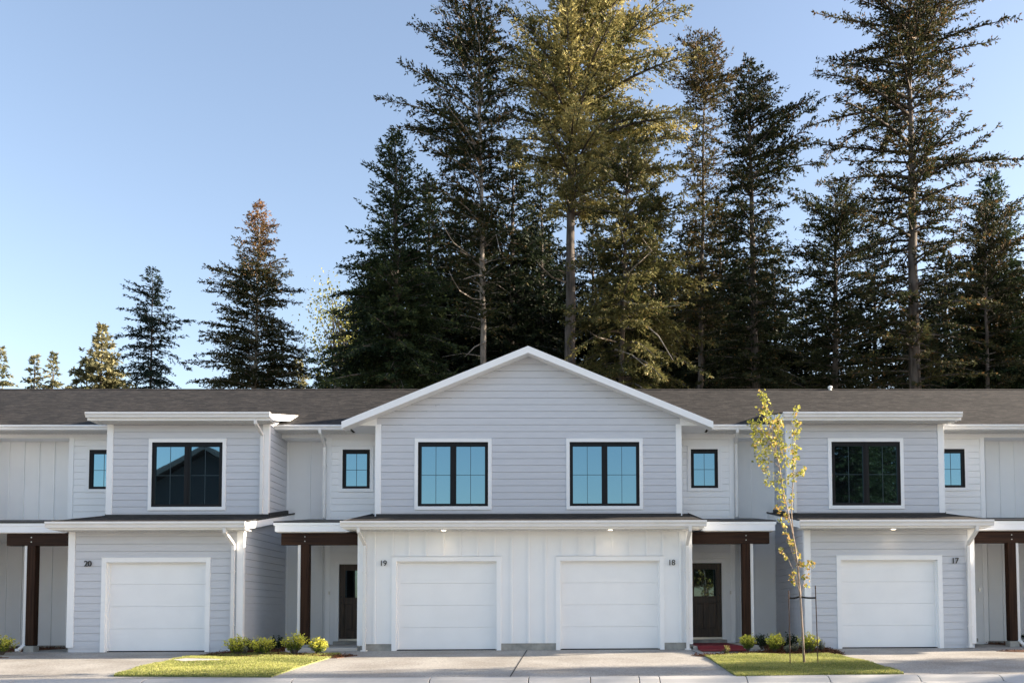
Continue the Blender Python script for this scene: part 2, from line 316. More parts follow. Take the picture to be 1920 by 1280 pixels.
# ------------------------------------------------------------------ building
B = empty('townhouse_row', (0, 0, 0))
tag(B, 'row of two-storey grey and white townhouses with garages numbered 20, 19, 18 and 17', 'townhouses')
u, W, BB = 1.70, 2.76, 3.25
EXP = .177
def siding(mb, O, U, N, u0, u1, z0, z1, zl, holes=(), clip=None, gap=.008, depth=.021):
    O = Vector(O); U = Vector(U); N = Vector(N); Z = Vector((0,0,1))
    def P(a, z, o): return O + U*a + Z*z + N*o
    k0 = math.floor((z0-zl)/EXP)-1
    seed = random.Random(int(abs(O.x*100)+abs(O.y*10)+z0*7))
    # backing
    zs = [z0] + sorted({h[2] for h in holes} | {h[3] for h in holes}) + [z1]
    def pieces(a, b):
        iv = [(u0, u1)]
        for h in holes:
            if h[2] < b-1e-6 and h[3] > a+1e-6:
                nv = []
                for p, q in iv:
                    if h[1] <= p or h[0] >= q: nv.append((p, q)); continue
                    if h[0] > p: nv.append((p, h[0]))
                    if h[1] < q: nv.append((h[1], q))
                iv = nv
        return iv
    def emit(a, b, oa, ob, p, q, lip):
        if clip:
            la, ha = clip(a); lb, hb = clip(b)
            pa, qa = max(p, la), min(q, ha); pb, qb = max(p, lb), min(q, hb)
            if qa <= pa: return
            if qb <= pb: m = (pa+qa)/2; pb = qb = m
        else: pa = pb = p; qa = qb = q
        mb.quad(P(pa,a,oa), P(qa,a,oa), P(qb,b,ob), P(pb,b,ob))
        if lip: mb.quad(P(pa,a,0), P(qa,a,0), P(qa,a,oa), P(pa,a,oa))
    for a, b in zip(zs[:-1], zs[1:]):
        if b-a < 1e-6: continue
        for p, q in pieces(a, b): emit(a, b, 0, 0, p, q, False)
    k = k0
    while zl+k*EXP < z1:
        zb, zt = zl+k*EXP, zl+(k+1)*EXP-gap; k += 1
        cuts = sorted({max(zb, z0), min(zt, z1)} | {h[i] for h in holes for i in (2, 3) if zb < h[i] < zt and z0 < h[i] < z1})
        if cuts[0] >= cuts[-1]: continue
        off = lambda z: depth - (depth-.014)*(z-zb)/EXP
        for i, (a, b) in enumerate(zip(cuts[:-1], cuts[1:])):
            for p, q in pieces(a, b):
                cl_ = max([abs(v) for v in (clip(b))]) if clip else 99
                if q-p > 2.2 and len(cuts) == 2 and seed.random() < .55 and cl_ > 1.6:
                    j = seed.uniform(max(p+.5, -cl_+.6), min(q-.5, cl_-.6)); emit(a, b, off(a), off(b), p, j-.002, i == 0); emit(a, b, off(a)+.001, off(b)+.001, j+.002, q, i == 0)
                else: emit(a, b, off(a), off(b), p, q, i == 0)
        # top closing edge against the groove is covered by the next lip
FN = (0,-1,0); FU = (1,0,0)
def hole(x0, x1, z0, z1): return (x0, x1, z0, z1)
# ---- upper gable wall
win_big = [(-2.875,-1.06), (1.06, 2.875)]; nwin = (7.915, 9.72)
WZ0, WZ1 = 3.6375, 5.3122
m = MB(); rk = .412
siding(m, (0,u,0), FU, FN, -3.95, 3.95, 3.38, 7.60, 3.47, [hole(a-.08,b+.08,WZ0-.08,WZ1+.08) for a,b in win_big],
       clip=lambda z: (-min(3.95, (7.60-z)/rk), min(3.95, (7.60-z)/rk)))
tag(m.build('gable_wall', GREY, B), 'grey lap siding gable wall over the two central garages')
def upper_box(s, d=0):
    x0, x1 = sorted((s*(6.76+d), s*(10.85+d))); a, b = sorted((s*(nwin[0]+d), s*(nwin[1]+d)))
    m = MB()
    siding(m, (0,u,0), FU, FN, x0, x1, 3.38, 5.80, 3.47, [hole(a-.08,b+.08,WZ0-.08,WZ1+.08)])
    # inner and outer side walls
    for sx in (s*(6.76+d), s*(10.85+d)):
        n = -1 if sx == x0 else 1
        siding(m, (sx,0,0), (0,1,0), (n,0,0), u, BB+.3, 3.30, 6.0, 3.47)
        m.quad((sx, u, 5.9), (sx, 4.2, 5.9), (sx, 4.2, 6.55), (sx, u, 6.02))
    m.build('upper_wall', GREY, B)
for s in (-1, 1): upper_box(s); upper_box(s, 8.3)
# ---- gable block side walls (white) between u and W
for s in (-1, 1):
    m = MB(); siding(m, (s*3.95,0,0), (0,1,0), (s,0,0), u, W+.02, 3.2, 5.9, 3.47); m.build('side_wall', GREY, B)
# ---- lower garage walls
gdoor = [(-3.245+.05,-.635+.05), (.68+.05, 3.28+.05)]
gd_n = (7.51, 10.08); GT = 2.214
def lower_box(s, d=0):
    x0, x1 = sorted((s*(6.76+d), s*(10.84+d))); a, b = sorted((s*(gd_n[0]+d), s*(gd_n[1]+d)))
    m = MB()
    siding(m, (0,0,0), FU, FN, x0, x1, .115, 2.95, .073, [hole(a+.02,b-.02,-.1,GT-.02)])
    for sx in (s*(6.76+d), s*(10.84+d)):
        n = -1 if sx == x0 else 1
        siding(m, (sx,0,0), (0,1,0), (n,0,0), 0, BB, .115, 3.0, .073)
        m.quad((sx+n*.01, 0, 2.9), (sx+n*.01, BB, 2.9), (sx+n*.01, BB, 3.6), (sx+n*.01, 0, 3.05))
    m.build('garage_wall', GREY, B)
for s in (-1, 1): lower_box(s); lower_box(s, 8.3)
# centre garage wall : board and batten
def bnb(mb, O, U, N, u0, u1, z0, z1, battens, holes=(), bw=.045):
    O = Vector(O); U = Vector(U); N = Vector(N); Z = Vector((0,0,1))
    P = lambda a, z, o: O+U*a+Z*z+N*o
    zs = sorted({z0, z1} | {h[i] for h in holes for i in (2,3) if z0 < h[i] < z1})
    for a, b in zip(zs[:-1], zs[1:]):
        iv = [(u0, u1)]
        for h in holes:
            if h[2] < b-1e-6 and h[3] > a+1e-6:
                nv = []
                for p, q in iv:
                    if h[1] <= p or h[0] >= q: nv.append((p,q)); continue
                    if h[0] > p: nv.append((p,h[0]))
                    if h[1] < q: nv.append((h[1],q))
                iv = nv
        for p, q in iv: mb.quad(P(p,a,0), P(q,a,0), P(q,b,0), P(p,b,0))
    for x in battens:
        za = z0
        for h in holes:
            if h[0]-bw/2 < x < h[1]+bw/2: za = max(za, h[3])
        a, b = x-bw/2, x+bw/2; t = .034
        mb.quad(P(a,za,t), P(b,za,t), P(b,z1,t), P(a,z1,t)); mb.quad(P(a,za,0), P(a,za,t), P(a,z1,t), P(a,z1,0))
        mb.quad(P(b,za,0), P(b,za,t), P(b,z1,t), P(b,z1,0)); mb.quad(P(a,za,0), P(b,za,0), P(b,za,t), P(a,za,t))
m = MB()
bpx = [703, 736, 767, 799, 831.5, 863, 895, 927, 959, 991, 1023, 1054, 1086, 1118, 1149, 1181, 1213, 1243, 1275]
bnb(m, (0,0,0), FU, FN, -3.98, 3.98, .14, 2.95, [at(x, 1010, 0)[0] for x in bpx], [hole(a,b,-.1,GT+.02) for a,b in gdoor])
for s in (-1,1):
    bnb(m, (s*3.98,0,0), (0,1,0), (s,0,0), 0, W, .09, 3.02, [.5, .91, 1.32, 1.73, 2.14])
    m.quad((s*3.98, 0, 2.9), (s*3.98, W, 2.9), (s*3.98, W, 3.5), (s*3.98, 0, 3.05))
tag(m.build('garage_wall', WHITE, B), 'white board and batten wall round the two central garage doors')
# ---- white W-plane walls (upper and entry) and BB-plane walls
sw = (4.3557, 5.0941); sw2 = (11.13, 11.88); SZ0, SZ1 = 4.2504, 5.3138
for s in (-1, 1):
    for xa, xb, hw in ((3.9, 5.52, sw), (10.80, 12.42, sw2)):
        x0, x1 = sorted((s*xa, s*xb)); a, b = sorted((s*hw[0], s*hw[1])); m = MB()
        siding(m, (0,W,0), FU, FN, x0, x1, 3.25, 5.76, 3.647, [hole(a-.08,b+.08,SZ0-.08,SZ1+.08)])
        m.build('upper_wall', WHITE, B)
        d0, d1 = sorted((s*(xa+.36), s*(xa+1.265))); m = MB()
        if xa > 5: d0, d1 = sorted((s*11.05, s*11.95))
        siding(m, (0,W,0), FU, FN, x0, x1, .06, 3.25, .213, [hole(d0-.02,d1+.02,-.1,2.23)])
        m.build('entry_wall', WHITE, B)
        # return from W to BB
        sx = s*xb; m = MB(); m.box(min(sx,sx-s*.06), max(sx,sx-s*.06), W, BB+.02, .04, 5.76); m.build('wall_return', WHITE, B)
    for xa, xb in ((5.5, 6.8), (12.4, 17.0)):
        x0, x1 = sorted((s*xa, s*xb)); m = MB()
        bat = [s*(6.76-.02), s*6.12, s*5.76] if xa < 6 else [s*(12.70+.41*i) for i in range(11)]
        bnb(m, (0,BB,0), FU, FN, x0, x1, .05, 5.64, bat, bw=.05)
        m.build('recess_wall', WHITE, B)
        m = MB(); m.box(x0, x1, BB-.03, BB-.002, 2.96, 3.12); m.build('frieze_board', TRIM, B)
        # recess ceiling and header
        m = MB(); m.box(x0, x1, W-.02, W+.04, 5.632, 5.745); m.box(x0, x1, W+.04, BB+.02, 5.632, 5.66); m.build('recess_header', WHITE, B)
# ---- back shell, closes the building
m = MB(); m.box(-19.1, 19.1, BB+.35, 13.2, -.1, 5.7); m.box(-10.8, -6.8, u+.2, 4, 3.1, 5.9); m.box(6.8, 10.8, u+.2, 4, 3.1, 5.9); m.box(-3.9, 3.9, u+.2, 4, 3.1, 5.8)
m.build('rear_wall', WHITE, B)
# ---- foundation
def fbox(*a): m = MB(); m.box(*a); m.build('foundation', FOUND, B)
for x0, x1, y, hs in ((-10.80,-6.80,0,[(-gd_n[1],-gd_n[0])]), (6.80,10.80,0,[(gd_n[0],gd_n[1])]), (-3.95,3.95,0,gdoor)):
    xx = [x0]
    for a, b in sorted(hs): xx += [a, b]
    xx.append(x1)
    for i in range(0, len(xx), 2): fbox(xx[i], xx[i+1], y+.012, y+.25, -.25, .118 if x0 != -3.95 else .145)
for s in (-1, 1):
    for xa, xb in ((3.95, 5.52), (10.8, 12.42)): x0, x1 = sorted((s*xa, s*xb)); fbox(x0, x1, W+.01, W+.2, -.2, .075)
    for xa, xb in ((5.52, 6.76), (12.42, 17)): x0, x1 = sorted((s*xa, s*xb)); fbox(x0, x1, BB+.01, BB+.2, -.2, .07)
    for xa in (6.80, 10.80, 3.95): fbox(min(s*xa, s*xa+(.06 if xa<5 or xa>9 else -.0)*s)-.02, max(s*xa, s*xa+(.0)*s)+.02, .03, BB, -.2, .078)
# ---- corner boards
cw = .125
class _CB:
    def box(s, *a): s.m.box(*a)
    def start(s): s.m = MB()
    def end(s): s.m.build('corner_board', TRIM, B, bevel=.003)
m = _CB()
def corner(x, y, z0, z1, side, w_=cw, depth=None):
    # side = -1 : board lies to the right of x (left corner); +1: to the left. L-shaped
    m.start(); a, b = (x-.034, x+w_) if side < 0 else (x-w_, x+.034)
    m.box(a, b, y-.034, y+.0, z0, z1)
    a, b = (x-.034, x-.002) if side < 0 else (x+.002, x+.034)
    m.box(a, b, y-.0, y+w_-.03, z0, z1); m.end()
corner(-3.98, 0, .10, 2.90, -1); corner(3.98, 0, .10, 2.90, 1)
corner(-3.95, u, 3.36, 5.78, -1, .115); corner(3.95, u, 3.36, 5.78, 1, .115)
for s in (-1, 1):
    a, b = sorted((s*6.76, s*10.84))
    corner(a, 0, .09, 2.90, -1); corner(b, 0, .09, 2.90, 1)
    a, b = sorted((s*6.76, s*10.85)); corner(a, u, 3.36, 5.80, -1); corner(b, u, 3.36, 5.80, 1)
    a, b = sorted((s*15.06, s*19.15)); corner(a, 0, .09, 2.90, -1); corner(b, 0, .09, 2.90, 1); corner(a, u, 3.36, 5.80, -1); corner(b, u, 3.36, 5.80, 1)
    for xb in (5.52, 12.42):
        x = s*xb; a, b = sorted((x+s*.012, x-s*.115)); m.start(); m.box(a, b, W-.034, W, .06, 2.9); m.end(); m.start(); m.box(a, b, W-.034, W, 3.3, 5.64); m.end()
# ---- windows
def window(x0, x1, z0, z1, y, sashes, lab, trim=TRIM, tw=.09):
    f = MB(); sd, tp, bt, mu = .084, .108, .07, .152; fy0, fy1 = y-.03, y+.05
    f.box(x0, x0+sd, fy0, fy1, z0, z1); f.box(x1-sd, x1, fy0, fy1, z0, z1)
    f.box(x0+sd, x1-sd, fy0, fy1, z1-tp, z1); f.box(x0+sd, x1-sd, fy0, fy1, z0, z0+bt)
    if sashes == 2: c = (x0+x1)/2; f.box(c-mu/2, c+mu/2, fy0, fy1, z0+bt, z1-tp); gl = [(x0+sd, c-mu/2), (c+mu/2, x1-sd)]
    else: gl = [(x0+sd, x1-sd)]
    # raised outer lip and shallow sash step
    e = .035
    f.box(x0+.0, x0+e, fy0-.012, fy0, z0, z1); f.box(x1-e, x1, fy0-.012, fy0, z0, z1); f.box(x0+e, x1-e, fy0-.012, fy0, z1-e, z1); f.box(x0+e, x1-e, fy0-.012, fy0, z0, z0+e)
    if sashes == 2: f.box(c-.022, c+.022, fy0-.012, fy0, z0+e, z1-e)
    win = tag(f.build('window', BLK, B, bevel=.003), lab)
    t = MB(); t.box(x0-tw, x0, y-.042, y+.02, z0-tw, z1+tw); t.box(x1, x1+tw, y-.042, y+.02, z0-tw, z1+tw)
    t.box(x0, x1, y-.042, y+.02, z1, z1+tw); t.box(x0, x1, y-.042, y+.02, z0-tw, z0)
    t.box(x0-tw, x1+tw, y-.046, y-.0, z1+tw, z1+tw+.008)
    t.build('window_trim', trim, win, bevel=.003)
    for a, b in gl:
        g = MB(); g.box(a-.005, b+.005, y+.012, y+.03, z0+bt-.005, z1-tp+.005); g.build('pane', GLASS, win)
        r = MB(); cx = (a+b)/2; cz = (z0+bt+z1-tp)/2
        r.box(cx-.006, cx+.006, y+.006, y+.011, z0+bt, z1-tp); r.box(a, cx-.006, y+.006, y+.011, cz-.006, cz+.006); r.box(cx+.006, b, y+.006, y+.011, cz-.006, cz+.006)
        r.build('grille', GRILLE, win)
window(-2.875, -1.06, WZ0, WZ1, u, 2, 'black double window over the garage numbered 19')
window(1.06, 2.875, WZ0, WZ1, u, 2, 'black double window over the garage numbered 18')
window(-nwin[1], -nwin[0], WZ0, WZ1, u, 2, 'black double window over the garage numbered 20, reflecting a gabled house')
window(nwin[0], nwin[1], WZ0, WZ1, u, 2, 'black double window over the garage numbered 17, reflecting dark trees')
for s, l1, l2 in ((-1, 'small black window left of the grey gable wall', 'small black window at the left edge of house 20'), (1, 'small black window right of the grey gable wall', 'small black window right of house 17')):
    a, b = sorted((s*sw[0], s*sw[1])); window(a, b, SZ0, SZ1, W, 1, l1, WHITE)
    a, b = sorted((s*sw2[0], s*sw2[1])); window(a, b, SZ0, SZ1, W, 1, l2, WHITE)
# ---- garage doors
def garage(x0, x1, lab):
    tw = .105; a, b = x0+tw, x1-tw
    d = MB(); n = 4; z0, z1 = .0, GT-.10; h = (z1-z0)/n
    for i in range(n): d.box(a-.02, b+.02, .115, .155, z0+i*h+(.0018 if i else 0), z0+(i+1)*h-.0018)
    d.box(a-.02, b+.02, .135, .16, z0, z1)
    g = tag(d.build('garage_door', TRIM, B, bevel=.004), lab)
    t = MB(); t.box(x0, a, -.036, .10, -.03, GT); t.box(b, x1, -.036, .10, -.03, GT); t.box(a, b, -.036, .10, GT-tw, GT)
    t.box(x0-.01, x1+.01, -.045, .0, GT, GT+.012)
    t.build('door_casing', TRIM, g, bevel=.003)
    t = MB(); t.box(a, a+.04, .07, .112, 0, GT-tw); t.box(b-.04, b, .07, .112, 0, GT-tw); t.box(a+.04, b-.04, .07, .112, GT-tw-.03, GT-tw)
    t.build('weather_strip', WHITE, g)
    t = MB(); t.box(a, b, .10, .16, -.025, .004); t.build('bottom_seal', BLK, g)
garage(-gd_n[1], -gd_n[0], 'white flush garage door in the grey wall numbered 20')
garage(*gdoor[0], 'white flush garage door in the white wall beside number 19')
garage(*gdoor[1], 'white flush garage door in the white wall beside number 18')
garage(gd_n[0], gd_n[1], 'white flush garage door in the grey wall numbered 17')
for s in (-1, 1):
    a, b = sorted((s*(gd_n[0]+8.3), s*(gd_n[1]+8.3))); garage(a, b, 'white flush garage door of the house beyond the frame')
    a, b = sorted((s*(nwin[0]+8.3), s*(nwin[1]+8.3))); window(a, b, WZ0, WZ1, u, 2, 'black double window of the house beyond the frame')
# ---- roofs
def roof_plane(name, x0, x1, ya, za, yb, zb, t, mat_, lab=None):
    m = MB(); m.prism([(ya,za),(yb,zb),(yb,zb-t),(ya,za-t)], 'x', x0, x1)
    o = m.build(name, mat_, B)
    if lab: tag(o, lab)
    return o
R0Y, R0Z, RIY, RIZ = 2.22, 5.872, 8.0, 8.275
m = MB(); m.prism([(R0Y,R0Z),(RIY,RIZ),(13.8,R0Z),(13.8,R0Z-.1),(RIY,RIZ-.12),(R0Y,R0Z-.03)], 'x', -19.8, 19.8)
main_roof = tag(m.build('main_roof', SHIN, B), 'long grey brown shingle roof with a level ridge')
rcap = MB(); rcap.prism([(7.86,8.232),(8.0,8.295),(8.14,8.232),(8.14,8.21),(8.0,8.27),(7.86,8.21)], 'x', -19.8, 19.8); rcap.build('ridge_cap', SHIN, main_roof)
# gable roof
ap, sl_, hw = 7.735, .412, 4.76
m = MB()
yf = u-.40
for s in (-1, 1):
    ex = s*hw; ez = ap-sl_*hw
    yb_a = R0Y+(ap-R0Z)/.4158+.2; yb_e = 2.5
    n = len(m.v)
    m.v += [(0,yf,ap),(0,yb_a,ap),(ex,yb_e,ez),(ex,yf,ez),(0,yf,ap-.05),(0,yb_a,ap-.05),(ex,yb_e,ez-.05),(ex,yf,ez-.05)]
    m.f += [(n,n+1,n+2,n+3),(n+4,n+5,n+6,n+7),(n,n+3,n+7,n+4),(n+3,n+2,n+6,n+7)]
m.build('gable_roof', SHING, B)
m = MB(); t = .185
for s in (-1, 1):
    P = [(0,ap-.008),(s*(hw+.0),ap-sl_*hw-.008),(s*(hw+.0),ap-sl_*hw-t),(0,ap-t-.0)]
    m.prism(P, 'y', yf-.035, yf-.002)
    # soffit of the rake
    m.quad((0,yf,ap-t+.02),(0,u+.02,ap-t+.02),(s*hw,u+.02,ap-sl_*hw-t+.02),(s*hw,yf,ap-sl_*hw-t+.02))
    # boxed eave end, soffit and closing triangle
    z_s = 5.745
    m.quad((s*3.95,u-.02,z_s+.33),(s*4.74,u-.02,z_s+.03),(s*4.74,u-.02,z_s),(s*3.95,u-.02,z_s))
    m.quad((s*3.95,u-.02,z_s),(s*4.74,u-.02,z_s),(s*4.74,W,z_s),(s*3.95,W,z_s))
    m.quad((s*4.74,u-.38,5.59),(s*4.74,2.3,5.74),(s*4.74,2.3,5.78),(s*4.74,u-.38,5.78))
tag(m.build('rake_board', TRIM, B), 'white rake boards of the central gable')
# eave assemblies
def gutter(x0, x1, yb, zt, name='gutter', h=.125):
    m = MB(); P = [(yb,zt),(yb-.105,zt),(yb-.112,zt-.012),(yb-.112,zt-.045),(yb-.085,zt-.075),(yb-.078,zt-h),(yb,zt-h),(yb,zt-h+.01),(yb-.068,zt-h+.01),(yb-.100,zt-.045),(yb-.100,zt-.018),(yb,zt-.018)]
    m.prism(P, 'x', x0, x1)
    m.prism([(yb,zt),(yb-.112,zt),(yb-.112,zt-.045),(yb-.078,zt-h),(yb,zt-h)], 'x', x0-.004, x0+.004); m.prism([(yb,zt),(yb-.112,zt),(yb-.112,zt-.045),(yb-.078,zt-h),(yb,zt-h)], 'x', x1-.004, x1+.004)
    return m.build(name, GUT, B, bevel=.002)
def soffit(x0, x1, y0, y1, z):
    m = MB(); m.box(x0, x1, y0, y1, z, z+.02)
    x = x0+.05
    while x < x1-.05:
        m.box(x, x+.05, y0+.002, y1-.03, z-.011, z-.0005); x += .1
    return m.build('soffit', SOFF, B)
# main eaves
for x0, x1 in ((-15.06,-11.1), (-6.79,-4.745), (4.745,6.79), (10.9,15.06)):
    m = MB(); m.box(x0, x1, R0Y-.01, R0Y+.02, 5.73, 5.86); m.build('fascia', TRIM, B)
    if x0 < -11: x1 = -10.86
    gutter(x0, x1, R0Y-.012, 5.862); soffit(x0 if x0 > -11 else x0, x1, R0Y+.02, W+.0, 5.745)
# upper shed roofs over 20 and 17
USL = .20; UY, UZ = 1.22, 5.985
for s, d in ((-1,0), (1,0), (-1,8.3), (1,8.3)):
    a, b = sorted((s*(6.54+d), s*(11.16+d)))
    o = roof_plane('upper_roof', a, b, UY-.02, UZ-.004, 3.95, UZ+USL*(3.95-UY), .03, SHIN)
    m = MB()
    for x in (a, b):
        x_ = x-.0 if x == a else x-.03
        m.prism([(UY,UZ-.012),(3.9,UZ-.012+USL*(3.9-UY)),(3.9,UZ-.20+USL*(3.9-UY)),(UY,UZ-.20)], 'x', x_, x_+.03)
    m.box(a, b, UY-.002, UY+.025, UZ-.20, UZ-.012); m.build('fascia', TRIM, B, bevel=.003)
    gutter(a, b-.0, UY-.004, UZ-.005, h=.13); soffit(a+.03, b-.03, UY+.025, u, UZ-.20)
    m = MB(); m.prism([(u+.02,UZ-.19),(u+.02,UZ+USL*(u-UY)-.05),(3.9,UZ+USL*(3.9-UY)-.05),(3.9,UZ-.19)], 'x', *sorted((s*(6.79+d), s*(10.8+d)))); m.build('roof_frame', WHITE, B)
# low shed roofs over garages
LSL = .16; LY, LZ = -.50, 3.035
for a, b, yb in ((-11.08,-6.53,BB), (6.53,11.08,BB), (-4.26,4.26,W), (-19.38,-14.83,BB), (14.83,19.38,BB)):
    o = roof_plane('low_roof', a, b, LY-.03, LZ-.005, yb, LZ+LSL*(yb-LY), .03, SHIN)
    m = MB()
    for x in (a, b):
        x_ = x if x == a else x-.03
        m.prism([(LY,LZ-.012),(yb,LZ-.012+LSL*(yb-LY)),(yb,LZ-.195+LSL*(yb-LY)),(LY,LZ-.195)], 'x', x_, x_+.03)
    m.box(a, b, LY-.002, LY+.025, LZ-.195, LZ-.012); m.build('fascia', TRIM, B, bevel=.003)
    gutter(a-.03, b+.03, LY-.004, LZ-.012, h=.14); soffit(a+.03, b-.03, LY+.025, -.0, LZ-.19)
    # black base flashing
    m = MB(); zf = LZ+LSL*(u-LY)
    c0, c1 = (a+.31, b-.31) if yb == W else (a+.19, b-.19)
    m.box(c0, c1, u-.045, u-.0, zf-.01, zf+.055)
    for x in (a, b):
        x_ = x-.012 if x == a else x+.004
        m.prism([(LY+.1,LZ+LSL*.1-.012),(yb,LZ-.012+LSL*(yb-LY)),(yb,LZ+.022+LSL*(yb-LY)),(LY+.1,LZ+LSL*.1+.01)], 'x', x_, x_+.008)
        wx = c0-.02 if x == a else c1-.02
        m.prism([(u,zf),(yb,LZ+LSL*(yb-LY)),(yb,LZ+.09+LSL*(yb-LY)),(u,zf+.09)], 'x', wx, wx+.045)
    m.build('flashing', MEMB, B)
# porch roofs
PS = .125; PY, PZ = .33, 3.115
for s, xa, xb in ((-1,4.29,6.14),(1,4.29,6.14),(-1,11.11,14.8),(1,11.11,14.8)):
    a, b = sorted((s*xa, s*xb)); yb = BB
    m = MB(); m.prism([(PY-.02,PZ-.03),(PY-.02,PZ),(yb,PZ+PS*(yb-PY)),(yb,PZ-.05+PS*(yb-PY))], 'x', a, b)
    pr_ = tag(m.build('porch_roof', MEMB, B))
    m = MB(); m.box(a, b, PY-.012, PY+.02, PZ-.10, PZ-.032); m.box(a+(.06 if s<0 else 0), b-(.06 if s>0 else 0), PY, PY+.035, PZ-.255, PZ-.10)
    e = s*xb; x_ = e if s < 0 else e-.03
    m.prism([(PY,PZ-.03),(yb-.03,PZ-.03+PS*(yb-PY)),(yb-.03,PZ-.255+PS*(yb-PY)),(PY,PZ-.255)], 'x', x_+(.03 if s<0 else -.03), x_+(.06 if s<0 else 0))
    m.build('fascia', TRIM, pr_, bevel=.003)
    m = MB(); m.box(a+.07, b-.07, PY+.04, BB-.04, 2.845, 2.87); m.build('porch_ceiling', SOFF, pr_)
# beams and posts
for s in (-1, 1):
    for x_in, x_out, px in ((3.99, 5.99, 5.41), (10.9, 12.62, 12.02)):
        a, b = sorted((s*x_in, s*x_out)); m = MB(); m.box(a, b, .44, .63, 2.55, 2.84)
        bm_ = m.build('porch_beam', WOODB, B, bevel=.008)
        for dz in (.09, .2): m = MB(); m.tube([(s*px, .425, 2.55+dz), (s*px, .442, 2.55+dz)], .014, 8); m.build('bolt', STEEL, bm_)
        m = MB(); m.box(s*px-.1, s*px+.1, .435, .635, .14, 2.55); p_ = m.build('porch_post', WOODP, B, bevel=.008)
        m = MB(); m.box(s*px-.12, s*px+.12, .41, .66, -.1, .12); m.build('post_footing', FOUND, p_, bevel=.01)
        m = MB(); m.box(s*px-.09, s*px+.09, .445, .625, .12, .14); m.build('post_bracket', DARKM, p_)
# downspouts
def spout(path, lab=None, wd=.036):
    m = MB(); m.tube(path, wd*1.414, 4)
    z = path[-1][2]; p = path[-2]
    for zz in (.2, .75):
        q = path[-1][2]+(p[2]-path[-1][2])*zz; x = path[-1][0]; y = path[-1][1]; m.box(x-.05, x+.05, y-.04, y+.045, q-.015, q+.015)
    o = m.build('downspout', GUT, B, bevel=.002); return o
def X(px, py, Y): return float(at(px, py, Y)[0])
def S(px1, py1, Y1, px2, py2, Y2, zend, drip=0, pxe=None):
    a = at(px1, py1, Y1); b = at(px2, py2, Y2)
    pts = [(a[0], a[1], a[2]+.06), tuple(a-np.array([0,0,.03])), (b[0], b[1], b[2]), (b[0], b[1], b[2]-.06), (b[0], b[1], zend)]
    spout(pts)
    if drip:
        m = MB(); m.box(b[0]-.07, b[0]+.07, b[1]-.08, b[1]+.06, zend-.03, zend); m.build('spout_shoe', GUT, B, bevel=.004)
S(479,790,1.15, 491.5,815,u-.085, 3.44)
S(421,994,-.55, 437.5,1020,-.09, .14)
S(600,808,2.15, 609,835,W-.1, 3.45)
S(672,993,-.55, 684,1020,-.09, -.0, 1)
S(1382.5,806,2.15, 1380,830,W-.1, 3.45)
S(1294,991,-.55, 1288,1020,-.09, .0, 1)
S(1832,990,-.55, 1815,1020,-.09, .02, 1)
S(1487,790,1.15, 1489,815,u-.085, 3.44)
for s, px in ((-1,5.41),(1,5.41),(-1,12.02),(1,12.02)):
    x = s*(px+.14); spout([(x,.5,2.60),(x,.5,2.5),(x,.5,1.2),(x,.5,.16)])
    if px > 10:
        spout([(x,.5,.16),(x,.48,.13),(x+s*.06,.43,.06),(x+s*.10,.40,.0)])
# entry doors
def entry(x0, x1, hinge, lab):
    z0, z1 = .205, 2.205
    d = MB(); y = W+.03; st = .13
    d.box(x0, x0+st, y, y+.045, z0, z1); d.box(x1-st, x1, y, y+.045, z0, z1); d.box(x0+st, x1-st, y, y+.045, z1-.14, z1); d.box(x0+st, x1-st, y, y+.045, z0, z0+.22)
    zm = z0+.92; d.box(x0+st, x1-st, y, y+.045, zm, zm+.16); c = (x0+x1)/2; d.box(c-.05, c+.05, y, y+.045, z0+.22, zm)
    for a, b in ((x0+st, c-.05), (c+.05, x1-st)):
        d.box(a, b, y+.02, y+.035, z0+.22, zm); d.box(a+.05, b-.05, y+.006, y+.03, z0+.28, zm-.06)
    o = tag(d.build('entry_door', DOORW, B, bevel=.006), lab)
    g = MB(); g.box(x0+st, x1-st, y+.018, y+.03, zm+.16, z1-.14); g.build('glass_pane', DGLASS, o)
    f = MB(); a, b = x0+st, x1-st
    f.box(a, a+.025, y-.01, y+.02, zm+.16, z1-.14); f.box(b-.025, b, y-.01, y+.02, zm+.16, z1-.14); f.box(a+.025, b-.025, y-.01, y+.02, z1-.165, z1-.14); f.box(a+.025, b-.025, y-.01, y+.02, zm+.16, zm+.185)
    f.build('glass_stop', DOORW, o)
    f = MB(); f.box(x0-.1, x0-.002, W-.03, W+.06, .1, z1+.10); f.box(x1+.002, x1+.1, W-.03, W+.06, .1, z1+.10); f.box(x0-.002, x1+.002, W-.03, W+.06, z1+.004, z1+.10); f.build('door_casing', TRIM, o, bevel=.003)
    f = MB(); f.box(x0-.0, x1+.0, W-.05, W+.07, z0-.06, z0-.004); f.build('threshold', STEEL, o)
    hx = x1-.065 if hinge < 0 else x0+.065
    f = MB(); f.tube([(hx,y,1.17),(hx,y-.03,1.17),(hx,y-.06,1.17)], [.02,.014,.024], 10); f.tube([(hx,y,1.33),(hx,y-.02,1.33)], .026, 10); f.build('door_handle', DARKM, o)
    f = MB(); f.box(x0-.1, x1+.1, W-.22, W+.0, .052, .14); f.build('door_step', FOUND, o)
entry(-5.165, -4.26, 1, 'dark wooden entry door with a window beside garage 19')
entry(4.26, 5.165, -1, 'dark wooden entry door with a window beside garage 18')
entry(-11.95, -11.05, 1, 'dark wooden entry door beside garage 20')
entry(11.05, 11.95, -1, 'dark wooden entry door beside garage 17')
